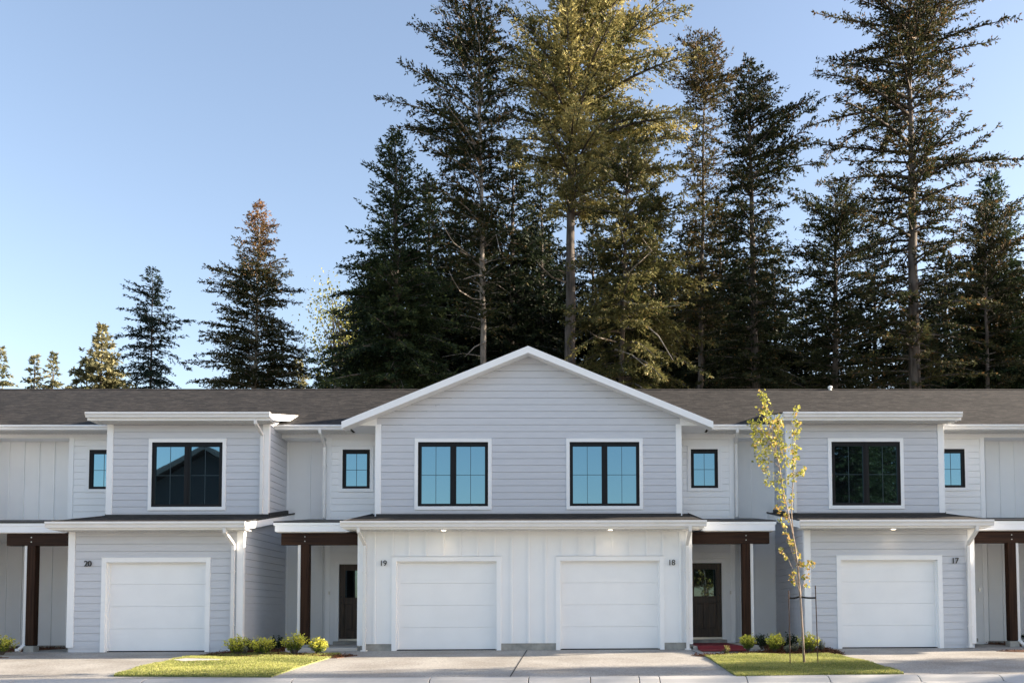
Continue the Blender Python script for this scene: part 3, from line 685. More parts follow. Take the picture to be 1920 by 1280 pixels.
for px, py in ((617,1111),(1370,1110),(1837,1105)):
    p = at(px, py, W-.05); m = MB(); m.box(p[0]-.02, p[0]+.02, W-.05, W-.025, p[2]-.045, p[2]+.045); m.tube([(p[0],W-.056,p[2]-.01),(p[0],W-.049,p[2]-.01)], .012, 10); m.build('doorbell', STEEL, B, bevel=.003)
# numbers
NUM = mat('black_number', (.008,.008,.01), .4)
def number(txt, px, py, hpx=10.3):
    cu = bpy.data.curves.new('n', 'FONT'); cu.body = txt; cu.size = 1; cu.extrude = .02; cu.align_x = 'CENTER'; cu.space_character = .92; cu.offset = .004
    o = bpy.data.objects.new('n', cu); sc.collection.objects.link(o)
    bpy.context.view_layer.update(); me = bpy.data.meshes.new_from_object(o.evaluated_get(bpy.context.evaluated_depsgraph_get())); bpy.data.objects.remove(o)
    n = len(me.vertices); co = np.zeros(n*3, np.float32); me.vertices.foreach_get('co', co); co = co.reshape(-1, 3)
    p = at(px, py, -.04); h = hpx/78.; k = h/(co[:,1].max()-co[:,1].min())
    x = (co[:,0]-(co[:,0].max()+co[:,0].min())/2)*k*1.02; z = (co[:,1]-(co[:,1].max()+co[:,1].min())/2)*k
    V = np.c_[p[0]+x, -.048-co[:,2]*.5, p[2]+z]; me.vertices.foreach_set('co', V.astype(np.float32).ravel()); me.update()
    me.materials.clear(); me.materials.append(NUM)
    link(tag(bpy.data.objects.new('house_number', me), 'black metal house number '+txt), B)
number('20', 165, 1055.8); number('19', 719.8, 1055); number('18', 1260.5, 1053.7); number('17', 1792, 1050.4)
# recessed lamps in the garage soffits
for px, py in ((832, 991.5), (1144.5, 990), (1675, 987.5)):
    p = at(px, py, -.28); zz = LZ-.19
    m = MB(); m.tube([(p[0],-.28,zz-.016),(p[0],-.28,zz+.004)], .075, 20); o = m.build('soffit_lamp', TRIM, B)
    m = MB(); m.tube([(p[0],-.28,zz-.024),(p[0],-.28,zz-.015)], .052, 20); m.build('lens', LAMP, o)
    L = bpy.data.lights.new('soffit_light', 'SPOT'); L.energy = .9; L.color = (1,.72,.42); L.spot_size = math.radians(130); L.spot_blend = 1; L.shadow_soft_size = .05
    lo = bpy.data.objects.new('soffit_light', L); link(lo, o); lo.location = (p[0], -.28, zz-.04)
# roof vent
p = at(1556.5, 729, 7.9); m = MB(); m.tube([(p[0],7.9,8.1),(p[0],7.9,8.33)], .05, 12); m.tube([(p[0],7.9,8.30),(p[0],7.9,8.35),(p[0],7.9,8.375)], [.075,.07,.03], 12); m.build('roof_vent', GUT, B)
# small brackets at downspout
# red carpet
c = [ground_at(*q) for q in ((1296,1207),(1371,1207),(1396,1218.5),(1309,1218.5))]
m = MB(); m.box(4.10, 5.22, -.9, 2.45, .0, .062)
g = MB(); ys = np.linspace(-.75, 2.5, 14)
for a, b in zip(ys[:-1], ys[1:]):
    za = .056 if a >= -.02 else gz(a)+.014; zb = .056 if b > -.02 else gz(b)+.014
    g.quad((4.12,a,za), (5.22,a,za), (5.22,b,zb), (4.12,b,zb))
o = g.build('red_carpet', RED); sm = o.modifiers.new('solid', 'SOLIDIFY'); sm.thickness = .012
tag(o, 'dark red carpet runner laid from the entry door beside garage 18', 'carpet')
# cleanout pipe near the left post
p = ground_at(53, 1214); m = MB(); m.tube([(p[0],p[1],-.03),(p[0],p[1],.09)], .05, 14); m.tube([(p[0],p[1],.085),(p[0],p[1],.11)], .062, 14)
tag(m.build('cleanout_pipe', GUT, smooth=False), 'short capped white pipe beside the foot of the left brown post', 'pipe')
# ------------------------------------------------------------------ foliage generators
def rhombi(C, D, L, Wd, nrm_jit=1.0):
    """C centres/base (n,3), D unit dirs (n,3) -> quads"""
    n = len(C); r = rng.normal(0, 1, (n, 3)); r[:,2] *= nrm_jit
    s = np.cross(D, r); s /= np.linalg.norm(s, axis=1)[:,None]+1e-9
    L = L[:,None]; Wd = Wd[:,None]
    return np.stack([C, C+D*L*.45+s*Wd, C+D*L, C+D*L*.45-s*Wd], 1)
def interp_outline(outl, py):
    ys = [o[0] for o in outl]
    return np.interp(py, ys, [o[1] for o in outl]), np.interp(py, ys, [o[2] for o in outl])
def conifer(name, lab, Y, top, xb, outl, dens=1., up=.15, droop=.35, sprig=.165, cols=((.028,.045,.020),(.06,.075,.028)), tipc=None, tipf=0., trunk_w=None, bark=BARK,
            whorl=.42, nb=5, var=.35, group=None, seed=0, limb=True, topcol=None, stub=True, cat='conifer', tw_len=.34, bg=False, uptop=.81, fat=1.2):
    r = np.random.default_rng(1000+seed)
    T = at(top[0], top[1], Y); Bp = at(xb, 728, Y); base = np.array([Bp[0]+(Bp[0]-T[0])*.15, Y, -.1])
    H = T[2]-base[2]
    root = empty(name, tuple(base)); tag(root, lab, cat, group)
    s = FF/(Y+22)
    def axis(z):
        f = (z-base[2])/H
        return np.array([base[0]+(T[0]-base[0])*f, base[1], z])
    # outline in metres as function of z
    oz = [at(0, o[0], Y)[2] for o in outl]; oL = [axis(z_)[0]-at(o[1], o[0], Y)[0] for o, z_ in zip(outl, oz)]; oR = [at(o[2], o[0], Y)[0]-axis(z_)[0] for o, z_ in zip(outl, oz)]
    oz = oz[::-1]; oL = oL[::-1]; oR = oR[::-1]
    zmin = oz[0]
    tr = MB(); tw = (trunk_w/s/2) if trunk_w else H*.011
    zs = np.linspace(base[2], T[2], 24)
    wob = [np.array([r.normal(0, .02)*min(1,i), 0, 0]) for i in range(24)]
    tr.tube([tuple(axis(z)+wob[i]-base) for i, z in enumerate(zs)], [max(tw*(1-(z-base[2])/H)**.75*1.15, .015)+ (tw*.25 if i == 0 else 0) for i, z in enumerate(zs)], 10, cap=False)
    Cs, Ds, Ls, Ts = [], [], [], []
    z = T[2]-.25
    az0 = r.uniform(0, 6.28)
    while z > zmin:
        f = (T[2]-z)/(T[2]-zmin)
        k = max(3, int(nb + r.integers(-1, 2)))
        az0 += 2.4
        for j in range(k):
            az = az0 + j*2*np.pi/k + r.normal(0, .25)
            zz = z + r.uniform(-.5, .5)*whorl
            lx = np.interp(zz, oz, oL); rx = np.interp(zz, oz, oR)
            c = np.cos(az); rad = rx*(c > 0)+lx*(c <= 0); mean = (abs(rx)+abs(lx))/2
            L = abs(c)**.6*rad + (1-abs(c)**.6)*mean
            L = max(L, .12)*(1+.14*abs(c)**3)*fat*np.clip(1.06-abs(r.normal(0, var)), .3, 1.08)
            if r.random() > dens: continue
            # branch curve
            e0 = up+uptop*(1-f)**2; m_ = max(4, int(L/.45)+2); t = np.linspace(0, 1, m_)
            rise = e0*L*t - (e0*.35+droop*f+.10*r.normal())*L*t**2*1.0 + .22*droop*L*t**4
            bend = r.normal(0, .08)*L*t**2
            h = L*t
            pts = np.c_[axis(zz)[0]+h*np.cos(az)-bend*np.sin(az), Y+h*np.sin(az)+bend*np.cos(az), zz+rise]
            if limb and L > .8:
                tr.tube([tuple(q-base) for q in pts], list(np.linspace(max(.012, min(.018*L, tw*.5)), .006, m_)), 4, cap=False)
            # twigs
            nt_ = max(5, int(L/(.085 if bg else .06))); tt = r.uniform(.06 if L < 1.5 else .10, 1, nt_)
            P0 = np.stack([np.interp(tt, t, pts[:,i]) for i in range(3)], 1)
            tan = np.gradient(pts, axis=0); tan = np.stack([np.interp(tt, t, tan[:,i]) for i in range(3)], 1); tan /= np.linalg.norm(tan, axis=1)[:,None]
            side = np.cross(tan, [0,0,1]); side /= np.linalg.norm(side, axis=1)[:,None]+1e-9
            sg = np.where(r.random(nt_) < .5, -1, 1)[:,None]
            ang = r.uniform(.5, 1.15, nt_)[:,None]
            d = tan*np.cos(ang)+side*sg*np.sin(ang)+np.array([0,0,1])*(r.normal(-.02-.35*droop*f, .22, nt_)[:,None])
            d /= np.linalg.norm(d, axis=1)[:,None]
            l2 = np.clip(tw_len*L*(1.15-tt)*r.uniform(.6, 1.2, nt_), .22, 1.4)
            n2 = np.maximum(3, (l2/(.075 if bg else .047)).astype(int))
            idx = np.repeat(np.arange(nt_), n2)
            tpos = r.random(len(idx))
            c0 = P0[idx]+d[idx]*(l2[idx]*tpos)[:,None]
            c0[:,2] -= droop*.25*(l2[idx]*tpos)**2+0
            dd = d[idx]+r.normal(0, .42, (len(idx), 3)); dd[:,2] += .05; dd /= np.linalg.norm(dd, axis=1)[:,None]
            Cs.append(c0); Ds.append(dd); Ls.append(np.full(len(idx), sprig)*r.uniform(.6, 1.25, len(idx))); Ts.append(np.c_[tt[idx]*.6+tpos*.4, np.full(len(idx), f), np.full(len(idx), r.random())+.35*r.random(nt_)[idx]])
        z -= whorl*r.uniform(.75, 1.25)*(0.55+.45*min(1, f*3))
    # bare dead stubs below crown
    if stub:
        for _ in range(14):
            zz = r.uniform(base[2]+H*.2, zmin+H*.1); az = r.uniform(0, 6.28); L = r.uniform(.5, 2.2); q = axis(zz)-base
            tr.tube([tuple(q), tuple(q+np.array([np.cos(az)*L*.5, np.sin(az)*L*.5, .0])), tuple(q+np.array([np.cos(az)*L, np.sin(az)*L, -.15*L]))], [.03,.018,.007], 4, cap=False)
    tr.build('trunk', bark, root, smooth=True)
    C = np.concatenate(Cs); D = np.concatenate(Ds); L = np.concatenate(Ls); Tt = np.concatenate(Ts)
    V = rhombi(C, D, L, L*.19).reshape(-1, 3)-base
    n = len(C); print(name, seed, n); F = np.arange(4*n).reshape(-1, 4)
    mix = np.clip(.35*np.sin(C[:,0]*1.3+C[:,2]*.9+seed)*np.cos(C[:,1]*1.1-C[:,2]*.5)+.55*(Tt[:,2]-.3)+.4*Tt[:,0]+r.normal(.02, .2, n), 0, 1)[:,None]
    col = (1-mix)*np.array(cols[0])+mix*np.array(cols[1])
    if tipc is not None:
        hit = r.random(n) < tipf*(Tt[:,0]**1.5)*(1.3-.6*Tt[:,1]); col[hit] = np.array(tipc)*r.uniform(.7, 1.3, (hit.sum(), 1))
    if topcol is not None:
        k_ = (r.random(n) < np.clip(1.2-2.6*Tt[:,1], 0, .9)); col[k_] = np.array(topcol)*r.uniform(.6, 1.3, (k_.sum(), 1))
    npmesh('crown', V, F, NEEDLE, root, np.repeat(col, 4, 0))
    return root
def dead_limbs(root, Y, lines, w0=.045):
    b0 = np.array(root.location)
    for ln in lines:
        m = MB(); n_ = len(ln); m.tube([tuple(at(x, y, Y+dy)-b0) for x, y, dy in ln], list(np.linspace(w0, .012, n_)), 5, cap=False); m.build('dead_limb', BARKP, root, smooth=True)
def spire(top, hw, bot, xb=None, taper=1.0):
    """generic conical outline"""
    x, y = top; o = [(y, x-2, x+2)]
    for f in (.06, .15, .3, .45, .6, .8, 1.):
        w_ = hw*(f**.62)*taper; xx = x+((xb or x)-x)*f; o.append((y+(bot-y)*f, xx-w_, xx+w_))
    return o
G1 = ((.018,.028,.013),(.055,.064,.026)); GO = ((.075,.085,.032),(.56,.49,.20)); GD = ((.008,.015,.008),(.024,.034,.016)); GG = ((.09,.10,.05),(.34,.31,.17))  # sunlight baked into GO and GG needle colours, forest shade into GD
BR = (.16,.095,.04)
FG = 'tall conifers standing behind the townhouses'
firA = conifer('fir_tree', 'tall fir with a pale bare lower trunk and wispy crown, left of the biggest fir', 22, (897,-6), 911, [(-6,893,903),(20,872,925),(60,842,945),(105,800,955),(150,778,962),(200,772,962),(260,766,962),(320,785,958),(380,795,975),(450,800,975),(540,830,950),(640,870,945)], dens=.8, up=.42, droop=.3, cols=G1, tipc=BR, tipf=.25, trunk_w=15, bark=BARKP, group=FG, seed=1, var=.28)
firB = conifer('fir_tree', 'biggest fir with olive gold crown and thick straight trunk behind the gable peak', 24, (1074,-95), 1066, [(-95,1088,1096),(-40,1030,1160),(0,1000,1195),(60,985,1222),(130,950,1236),(200,940,1262),(270,950,1262),(330,962,1245),(370,980,1228),(410,1010,1180)], dens=.8, up=.5, droop=.25, cols=GO, tipc=(.30,.22,.10), tipf=.15, trunk_w=27, group=FG, seed=2, nb=7, whorl=.44, tw_len=.32, fat=1.17)
conifer('hemlock_tree', 'dense dark hemlock at the left end of the tree stand', 20, (742,245), 748, [(245,740,745),(290,712,765),(330,698,780),(370,690,800),(430,688,815),(470,662,825),(520,650,830),(570,640,840),(620,612,850),(680,598,865),(735,588,870)], dens=1., up=.30, droop=.55, cols=((.018,.032,.016),(.045,.065,.026)), tipc=(.10,.12,.04), tipf=.12, group=FG, seed=3, nb=7, whorl=.36, var=.22, fat=1.06)
firG = conifer('fir_tree', 'olive drooping fir with curved bare branches right of the biggest trunk', 19, (1178,262), 1152, [(262,1175,1182),(310,1130,1235),(370,1105,1262),(430,1092,1290),(500,1082,1315),(570,1080,1310),(640,1078,1300),(735,1078,1300)], dens=.72, up=.10, droop=.75, cols=((.04,.048,.018),(.17,.16,.06)), tipc=(.22,.17,.07), tipf=.2, trunk_w=15, group=FG, seed=4, nb=6, var=.3)
conifer('fir_tree', 'slender fir with a tufted round top and thin bare middle', 28, (1322,64), 1306, [(64,1319,1325),(85,1285,1345),(130,1268,1362),(180,1256,1380),(215,1262,1375),(235,1285,1350),(300,1262,1372),(360,1280,1350),(430,1265,1370),(520,1255,1380),(650,1250,1385)], dens=.85, up=.22, droop=.4, cols=((.035,.042,.02),(.10,.085,.035)), tipc=BR, tipf=.35, trunk_w=13, group=FG, seed=5, nb=6)
conifer('spruce_tree', 'dark pointed spruce between the tufted fir and the broad gap of sky', 23, (1403,110), 1420, [(110,1400,1406),(150,1382,1430),(200,1368,1460),(240,1352,1500),(300,1348,1522),(335,1345,1510),(370,1340,1478),(450,1335,1460),(560,1330,1480),(735,1320,1500)], dens=.95, up=.20, droop=.45, cols=((.018,.028,.014),(.05,.056,.024)), tipc=BR, tipf=.12, trunk_w=20, group=FG, seed=6, nb=6, var=.3)
conifer('fir_tree', 'open twin-stemmed fir with thin foliage left of the tallest right-hand fir', 27, (1568,346), 1556, [(346,1560,1574),(380,1510,1610),(430,1480,1640),(500,1476,1650),(600,1480,1650),(735,1484,1645)], dens=.75, up=.35, droop=.3, cols=((.022,.034,.018),(.06,.07,.03)), tipc=(.12,.10,.045), tipf=.2, trunk_w=18, group=FG, seed=7)
conifer('fir_tree', 'tallest fir on the right with long layered branches reaching over the sky', 21, (1702,-45), 1716, [(-45,1698,1706),(-10,1610,1800),(15,1590,1838),(60,1566,1790),(100,1572,1870),(128,1562,1878),(150,1570,1790),(195,1520,1800),(240,1545,1788),(275,1522,1810),(300,1520,1905),(330,1560,1880),(380,1590,1840),(450,1588,1820),(560,1600,1850),(735,1600,1850)], dens=.74, up=.10, droop=.25, cols=((.022,.031,.015),(.075,.075,.032)), tipc=BR, tipf=.3, trunk_w=27, group=FG, seed=8, var=.28, whorl=.52, nb=6, tw_len=.20, uptop=.5, fat=1.15)
conifer('fir_tree', 'dark mid-height fir at the right edge of the stand', 24, (1846,386), 1849, [(386,1840,1852),(420,1800,1900),(480,1780,1925),(540,1768,1935),(620,1775,1930),(735,1765,1930)], dens=.85, up=.3, droop=.45, cols=((.022,.032,.016),(.06,.06,.028)), tipc=BR, tipf=.25, trunk_w=13, group=FG, seed=9)
conifer('fir_tree', 'isolated fir with rust brown top left of the tree stand', 34, (486,378), 474, [(378,483,489),(410,468,500),(440,455,520),(480,440,528),(520,418,532),(545,388,572),(585,402,548),(630,372,560),(660,385,585),(700,362,590),(735,372,580)], dens=.92, up=.28, droop=.25, cols=((.024,.036,.018),(.07,.07,.028)), topcol=(.22,.12,.05), tipc=(.13,.085,.04), tipf=.3, trunk_w=11, bark=BARKP, seed=10, nb=7, var=.28, fat=1.02)
conifer('fir_tree', 'isolated dark blue-green fir with drooping twigs, left of the rust-topped fir', 36, (286,502), 284, [(502,284,288),(530,268,302),(560,238,320),(590,232,332),(610,228,354),(650,228,348),(690,228,358),(735,228,362)], dens=.95, up=.10, droop=.5, nb=6, cols=((.012,.024,.019),(.035,.052,.034)), seed=11, trunk_w=8, fat=1.05)
conifer('fir_tree', 'golden sunlit fir over the roof above garage 20', 48, (192,612), 188, [(612,191,193),(632,184,200),(650,172,212),(675,152,228),(700,138,240),(735,124,250)], cols=GG, sprig=.3, whorl=.45, nb=7, fat=.95, seed=12)
conifer('fir_tree', 'small pale fir, left one of the far pair over the roof', 60, (65,666), 65, [(666,64.5,65.5),(680,60,70),(700,52,78),(735,38,90)], cols=GG, fat=.9, sprig=.3, whorl=.55, seed=13)
conifer('fir_tree', 'small pale fir, right one of the far pair over the roof', 60, (100,660), 100, [(660,99.5,100.5),(676,94,106),(700,86,114),(735,76,124)], cols=GG, fat=.9, sprig=.3, whorl=.55, seed=14)
conifer('fir_tree', 'sunlit fir cut by the left edge of the photo', 55, (0,650), -2, [(650,-.5,.5),(668,-8,8),(690,-16,16),(735,-30,26)], cols=GG, fat=.95, sprig=.3, whorl=.5, seed=15)
conifer('fir_tree', 'small golden fir between the rust-topped fir and the dark hemlock', 55, (560,674), 560, [(674,559.5,560.5),(690,552,568),(710,545,576),(735,535,588)], cols=GG, fat=.95, sprig=.3, whorl=.5, seed=16)
dead_limbs(firA, 22, [[(909,562,0),(885,560,-1.2),(862,545,-2.2),(848,522,-3),(842,508,-3.2)], [(909,490,0),(880,478,-1),(850,455,-2),(832,425,-2.6),(824,395,-3)], [(908,515,0),(885,518,-1.5),(868,524,-2.6)], [(912,460,0),(930,440,-1),(938,472,-1.4)], [(911,640,0),(890,650,-1.4),(872,668,-2.4)]])
dead_limbs(firB, 24, [[(1062,530,0),(1035,520,-1.5),(1015,500,-3),(1004,486,-3.6)], [(1066,350,0),(1045,330,-1.5),(1028,305,-2.6)], [(1072,300,0),(1095,285,-1.4),(1118,262,-2.6),(1135,250,-3.2)], [(1068,498,0),(1100,497,-1.4),(1135,508,-2.6),(1160,520,-3.2)]], .06)
dead_limbs(firG, 19, [[(1156,560,0),(1190,570,-1.4),(1225,578,-2.4),(1275,572,-3.2)], [(1156,600,0),(1200,600,-1.6),(1235,630,-2.6),(1262,675,-3)], [(1155,540,0),(1190,500,-1.2),(1222,470,-2.2),(1205,448,-2.6)], [(1153,640,0),(1120,632,-1.4),(1100,618,-2.4)], [(1154,655,0),(1185,665,-1.6),(1215,690,-2.6)]])
# backdrop row, each its own tree
bgd = [(668,560,80,'low dark fir behind the hemlock, nearest the left'), (806,335,85,'dark fir behind the hemlock crown'), (862,372,80,'dark fir just left of the pale bare trunk'),
       (962,262,95,'tall dark fir filling the gap between the pale trunk and the thick trunk'), (1015,330,75,'dark fir just left of the thick trunk'), (1112,400,80,'dark fir just right of the thick trunk'),
       (1225,352,80,'dark fir behind the olive drooping fir'), (1290,420,80,'dark fir behind the slender tufted fir'), (1350,380,85,'dark fir left of the pointed spruce'),
       (1452,470,80,'short dark fir right of the pointed spruce'), (1512,545,70,'lowest dark fir of the right-hand gap'), (1640,440,75,'dark fir left of the tallest right-hand trunk'),
       (1772,480,80,'dark fir right of the tallest right-hand trunk'), (1905,500,80,'dark fir cut by the right edge of the photo'), (908,440,100,'broad dark fir low behind the gable roof, left'), (1160,500,110,'broad dark fir low behind the gable roof, right'), (752,470,90,'broad dark fir low behind the hemlock'),
       (1395,500,100,'broad dark fir low behind the pointed spruce'), (1050,470,100,'broad dark fir low behind the thick trunk'), (1570,600,90,'broad low fir behind the twin-stemmed fir'), (1710,610,90,'broad low fir behind the tallest right-hand trunk'), (1845,620,90,'broad low fir behind the right-edge fir'),
       (700,520,90,'dark fir tucked behind the lower left of the hemlock'), (845,520,110,'far dark fir between the hemlock and the pale trunk'), (940,500,110,'far dark fir low between the pale and the thick trunk'), (1250,520,110,'far dark fir low left of the slender tufted fir'), (1320,560,110,'far dark fir low right of the slender tufted fir'), (1430,600,110,'far dark fir low right of the pointed spruce'), (1000,420,90,'far dark fir left of the thick trunk')]
for i, (x, y, hw_, lab) in enumerate(bgd):
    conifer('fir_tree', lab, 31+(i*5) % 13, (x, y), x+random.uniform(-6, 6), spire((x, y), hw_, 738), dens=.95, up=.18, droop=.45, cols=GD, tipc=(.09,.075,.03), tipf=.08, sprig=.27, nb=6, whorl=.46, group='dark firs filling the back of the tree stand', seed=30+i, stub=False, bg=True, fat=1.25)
# trees outside the frame (they cast the shade and show in the window of house 17)
proto = [o for o in sc.objects if o.name.startswith('hemlock_tree')][0]
def copy_tree(o, loc, lab, grp, sc_=1, rz=0):
    c = o.copy(); sc.collection.objects.link(c); c.location = loc; c.scale = (sc_,)*3; c.rotation_euler = (0,0,rz); c['label'] = lab; c['group'] = grp
    for ch in o.children:
        k = ch.copy(); sc.collection.objects.link(k); k.parent = c
    return c
for i, (x, y, k) in enumerate(((14.4,-33,.75), (16.6,-34,.8), (18.8,-32.5,.75), (15.4,-37,.9), (20.6,-35,.8), (18.0,-38,.9), (23,-37,.75))):
    copy_tree(proto, (x, y, -.6), 'dark conifer across the street, mirrored in the window of house 17', 'conifers across the street', k, i*1.3)
for i, (x, y, k) in enumerate(((9.6,-30,.3), (10.7,-31.5,.3), (8.6,-32.5,.3), (12,-30,.28), (9.9,-33.5,.32))):
    copy_tree(proto, (x, y, -.6), 'low dark conifer across the street, mirrored in the glass of the red-carpet door', 'low conifers across the street', k, i*1.3)
for i, (x, y, k) in enumerate(((24,26,1.05), (29,22,.9), (33,30,1.1), (27,34,1.0), (38,25,1.05), (22,31,.8))):
    copy_tree(proto, (x, y, -.1), 'dark conifer of the stand continuing past the right edge', 'conifers beyond the right edge', k, i*1.9)
for i, (x, y, k) in enumerate(((30,-2.2,.5), (33,-4.8,.56), (29,-7.2,.5), (35,-9.5,.6))):
    copy_tree(proto, (x, y, -.4), 'roadside conifer beyond the right edge that shades the lawn', 'roadside conifers beyond the right edge', k, i*2.3)
# broadleaf crown (yellow-green maple behind the hemlock)
def leafcloud(centres, n_each, rad, size, cols, droop=.5, r=None):
    r = r or rng; C = []
    for c in centres:
        k = n_each; C.append(np.array(c)+r.normal(0, 1, (k, 3))*np.array(rad)*.5)
    C = np.concatenate(C); n = len(C)
    D = r.normal(0, 1, (n, 3)); D[:,2] -= droop; D /= np.linalg.norm(D, axis=1)[:,None]
    L = size*r.uniform(.7, 1.3, n)
    V = rhombi(C, D, L, L*.36)
    t = r.random(n)[:,None]; col = (1-t)*np.array(cols[0])+t*np.array(cols[1])
    return V.reshape(-1, 3), np.repeat(col, 4, 0)
T = at(622, 540, 29); base = np.array([T[0]+.6, 29, -.1]); root = empty('maple_tree', tuple(base)); tag(root, 'yellow-green leafy maple showing behind the left side of the hemlock', 'tree')
tr = MB(); cent = []
tr.tube([(0,0,0),(.1,0,6),(-.2,0,11),(-.6,0,T[2])], [.2,.16,.1,.02], 8)
for px, py in [(616,532),(605,560),(595,575),(622,575),(640,570),(650,590),(600,600),(628,600),(615,625),(645,618),(660,600),(605,640),(640,650),(612,665),(596,640),(630,680),(655,640),(610,700),(640,710)]:
    q = at(px, py, 29+random.uniform(-1.5, 1.5))-base; cent.append(tuple(q)); tr.tube([(-.1,0,max(1, q[2]-3)), (q[0]*.5, q[1]*.5, q[2]-1.2), tuple(q)], [.05,.03,.01], 4)
tr.build('trunk', BARK, root)
V, c = leafcloud(cent, 75, (.9,1.0,.8), .15, ((.16,.19,.05),(.36,.33,.10)))
npmesh('crown', V, np.arange(len(V)).reshape(-1, 4), LEAF, root, c)
# ------------------------------------------------------------------ young maple on the lawn
YT = float(ground_at(1508, 1244)[1]); bp = ground_at(1508, 1244)
root = empty('young_maple', tuple(bp)); tag(root, 'slim young maple with drooping yellow-green leaves on the right lawn', 'young tree')
def L3(pts, y0=0, y1=0):
    n = len(pts); return [tuple(at(x, y, YT+y0+(y1-y0)*i/max(1, n-1))-bp) for i, (x, y) in enumerate(pts)]
tr = MB()
trunk = [(1508,1245),(1505,1190),(1502,1140),(1500,1112),(1496,1064),(1491,1024),(1487,1003)]
lead_l = [(1487,1003),(1480,970),(1471,930),(1464,890),(1458,858),(1450,830),(1443,795),(1436,765),(1430,735)]
lead_r = [(1487,1003),(1484,960),(1486,917),(1488,885),(1489,860),(1491,830),(1492,800),(1493,772)]
tr.tube(L3(trunk), [.026,.023,.021,.02,.018,.016,.014], 8)
tr.tube(L3(lead_l, 0, -.2), list(np.linspace(.013, .004, 9)), 6); tr.tube(L3(lead_r, 0, .25), list(np.linspace(.012, .004, 8)), 6)
br = [ [(1499,1100),(1490,1075),(1477,1045),(1466,1030)], [(1500,1112),(1494,1090),(1486,1080)], [(1501,1115),(1505,1100),(1511,1083),(1516,1060)], [(1497,1075),(1499,1055),(1504,1043)],
 [(1495,1058),(1484,1032),(1476,1003),(1470,970)], [(1484,985),(1474,960),(1465,945),(1456,940)], [(1460,868),(1452,845),(1440,825),(1424,800),(1412,790)], [(1458,858),(1447,842),(1437,838),(1428,845)],
 [(1455,848),(1456,820),(1462,800),(1462,780)], [(1450,835),(1440,800),(1428,780),(1424,785)], [(1458,860),(1466,845),(1466,825),(1458,810)], [(1462,877),(1450,865),(1440,862),(1434,868)],
 [(1468,905),(1456,895),(1444,880)], [(1464,880),(1472,872),(1478,858)], [(1486,915),(1478,910),(1470,900)], [(1488,890),(1500,882),(1507,877)], [(1489,885),(1480,890),(1478,895)], [(1486,900),(1496,885),(1497,882)],
 [(1452,838),(1434,820),(1424,812)], [(1447,815),(1452,790),(1455,778)] ]
for k, b in enumerate(br): tr.tube(L3(b, 0, random.uniform(-.45, .45)), list(np.linspace(.007, .0025, len(b))), 5)
tr.build('trunk', BARKY, root, smooth=True)
cl = []   # (px,py,spread,count)
for p in [(1429,737,4,20),(1433,750,6,26),(1438,763,6,20),(1428,770,6,18),(1444,772,5,16),(1436,783,5,16),(1443,790,5,12)]: cl.append(p)
for x, y in [(1408,790),(1414,798),(1421,793),(1428,802),(1418,808),(1430,815),(1420,822),(1416,835),(1428,830),(1438,812),(1436,828),(1424,845),(1442,842),(1434,850),(1452,788),(1458,782),(1460,795),(1465,790),(1454,805),(1463,808),(1458,820),(1452,832),(1464,828),(1466,842),(1456,850),(1446,822),(1470,838),(1463,856),(1412,815),(1422,856),(1428,865),(1436,862),(1434,876),(1440,884),(1437,900),(1442,907)]: cl.append((x, y, 6, 15))
for x, y in [(1493,766),(1491,775),(1489,790),(1493,797),(1497,792),(1489,808),(1495,812),(1490,820),(1498,806),(1488,832),(1494,838),(1491,848),(1487,846),(1494,856),(1488,861),(1484,864),(1476,858),(1474,868),(1470,874),(1489,872),(1500,884),(1494,890),(1504,888),(1508,877),(1484,889),(1478,895),(1490,900)]: cl.append((x, y, 4.2, 10))
for x, y in [(1461,888),(1466,897),(1450,900),(1462,903),(1468,908),(1456,915),(1466,920),(1470,929),(1461,928),(1470,938),(1466,950),(1460,958),(1472,962),(1455,948),(1475,972),(1464,975),(1470,985),(1485,925),(1482,936),(1484,950),(1478,1003),(1472,996),(1480,1012),(1483,1020),(1464,1030),(1470,1038),(1473,1044),(1486,1078),(1484,1087),(1490,1090),(1487,1072),(1497,1041),(1492,1030),(1503,1053),(1500,1055),(1505,1057),(1517,1054),(1521,1060),(1513,1062),(1519,1052),(1509,1079),(1514,1081),(1511,1096)]: cl.append((x, y, 3.6, 9))
Vs, cs = [], []
for x, y, sp_, n in cl:
    q = at(x, y, YT+random.uniform(-.25, .25))-bp; r_ = sp_/89.
    orange = .42 if (y > 930 or random.random() < .12) else .07
    V, c = leafcloud([q], int(n*(1.5 if y < 860 else 1.25)), (r_*1.2, r_*1.7, r_*1.2), .060, ((.17,.20,.035),(.54,.50,.11)), droop=1.2)
    n4 = len(c)//4; hit = rng.random(n4) < orange; c = c.reshape(n4, 4, 3); c[hit] = np.array((.55,.36,.12)); Vs.append(V); cs.append(c.reshape(-1, 3))
V = np.concatenate(Vs); npmesh('crown', V, np.arange(len(V)).reshape(-1, 4), LEAF, root, np.concatenate(cs))
STK = mat('rusty_stake', (.10,.055,.035), .8, noise=(9, (.05,.03,.02), 4))
stp = []
for (a, b), lab in ((((1478.6,1106),(1481.7,1246)), 'thin rusty stake left of the young maple'), (((1528.8,1097),(1534,1246)), 'thin rusty stake right of the young maple')):
    q = ground_at(*b); t = at(a[0], a[1], q[1]); m = MB(); m.tube([tuple(q-np.array([0,0,.1])), tuple(t)], .010, 8); m.tube([tuple(t-np.array([0,0,.06])), tuple(t-np.array([0,0,.045]))], .014, 8)
    tag(m.build('tree_stake', STK), lab, 'stake', 'stakes beside the young maple'); stp.append(q)
m = MB(); a = at(1479, 1121, YT); b = at(1499, 1118, YT); c_ = at(1530, 1120, YT)
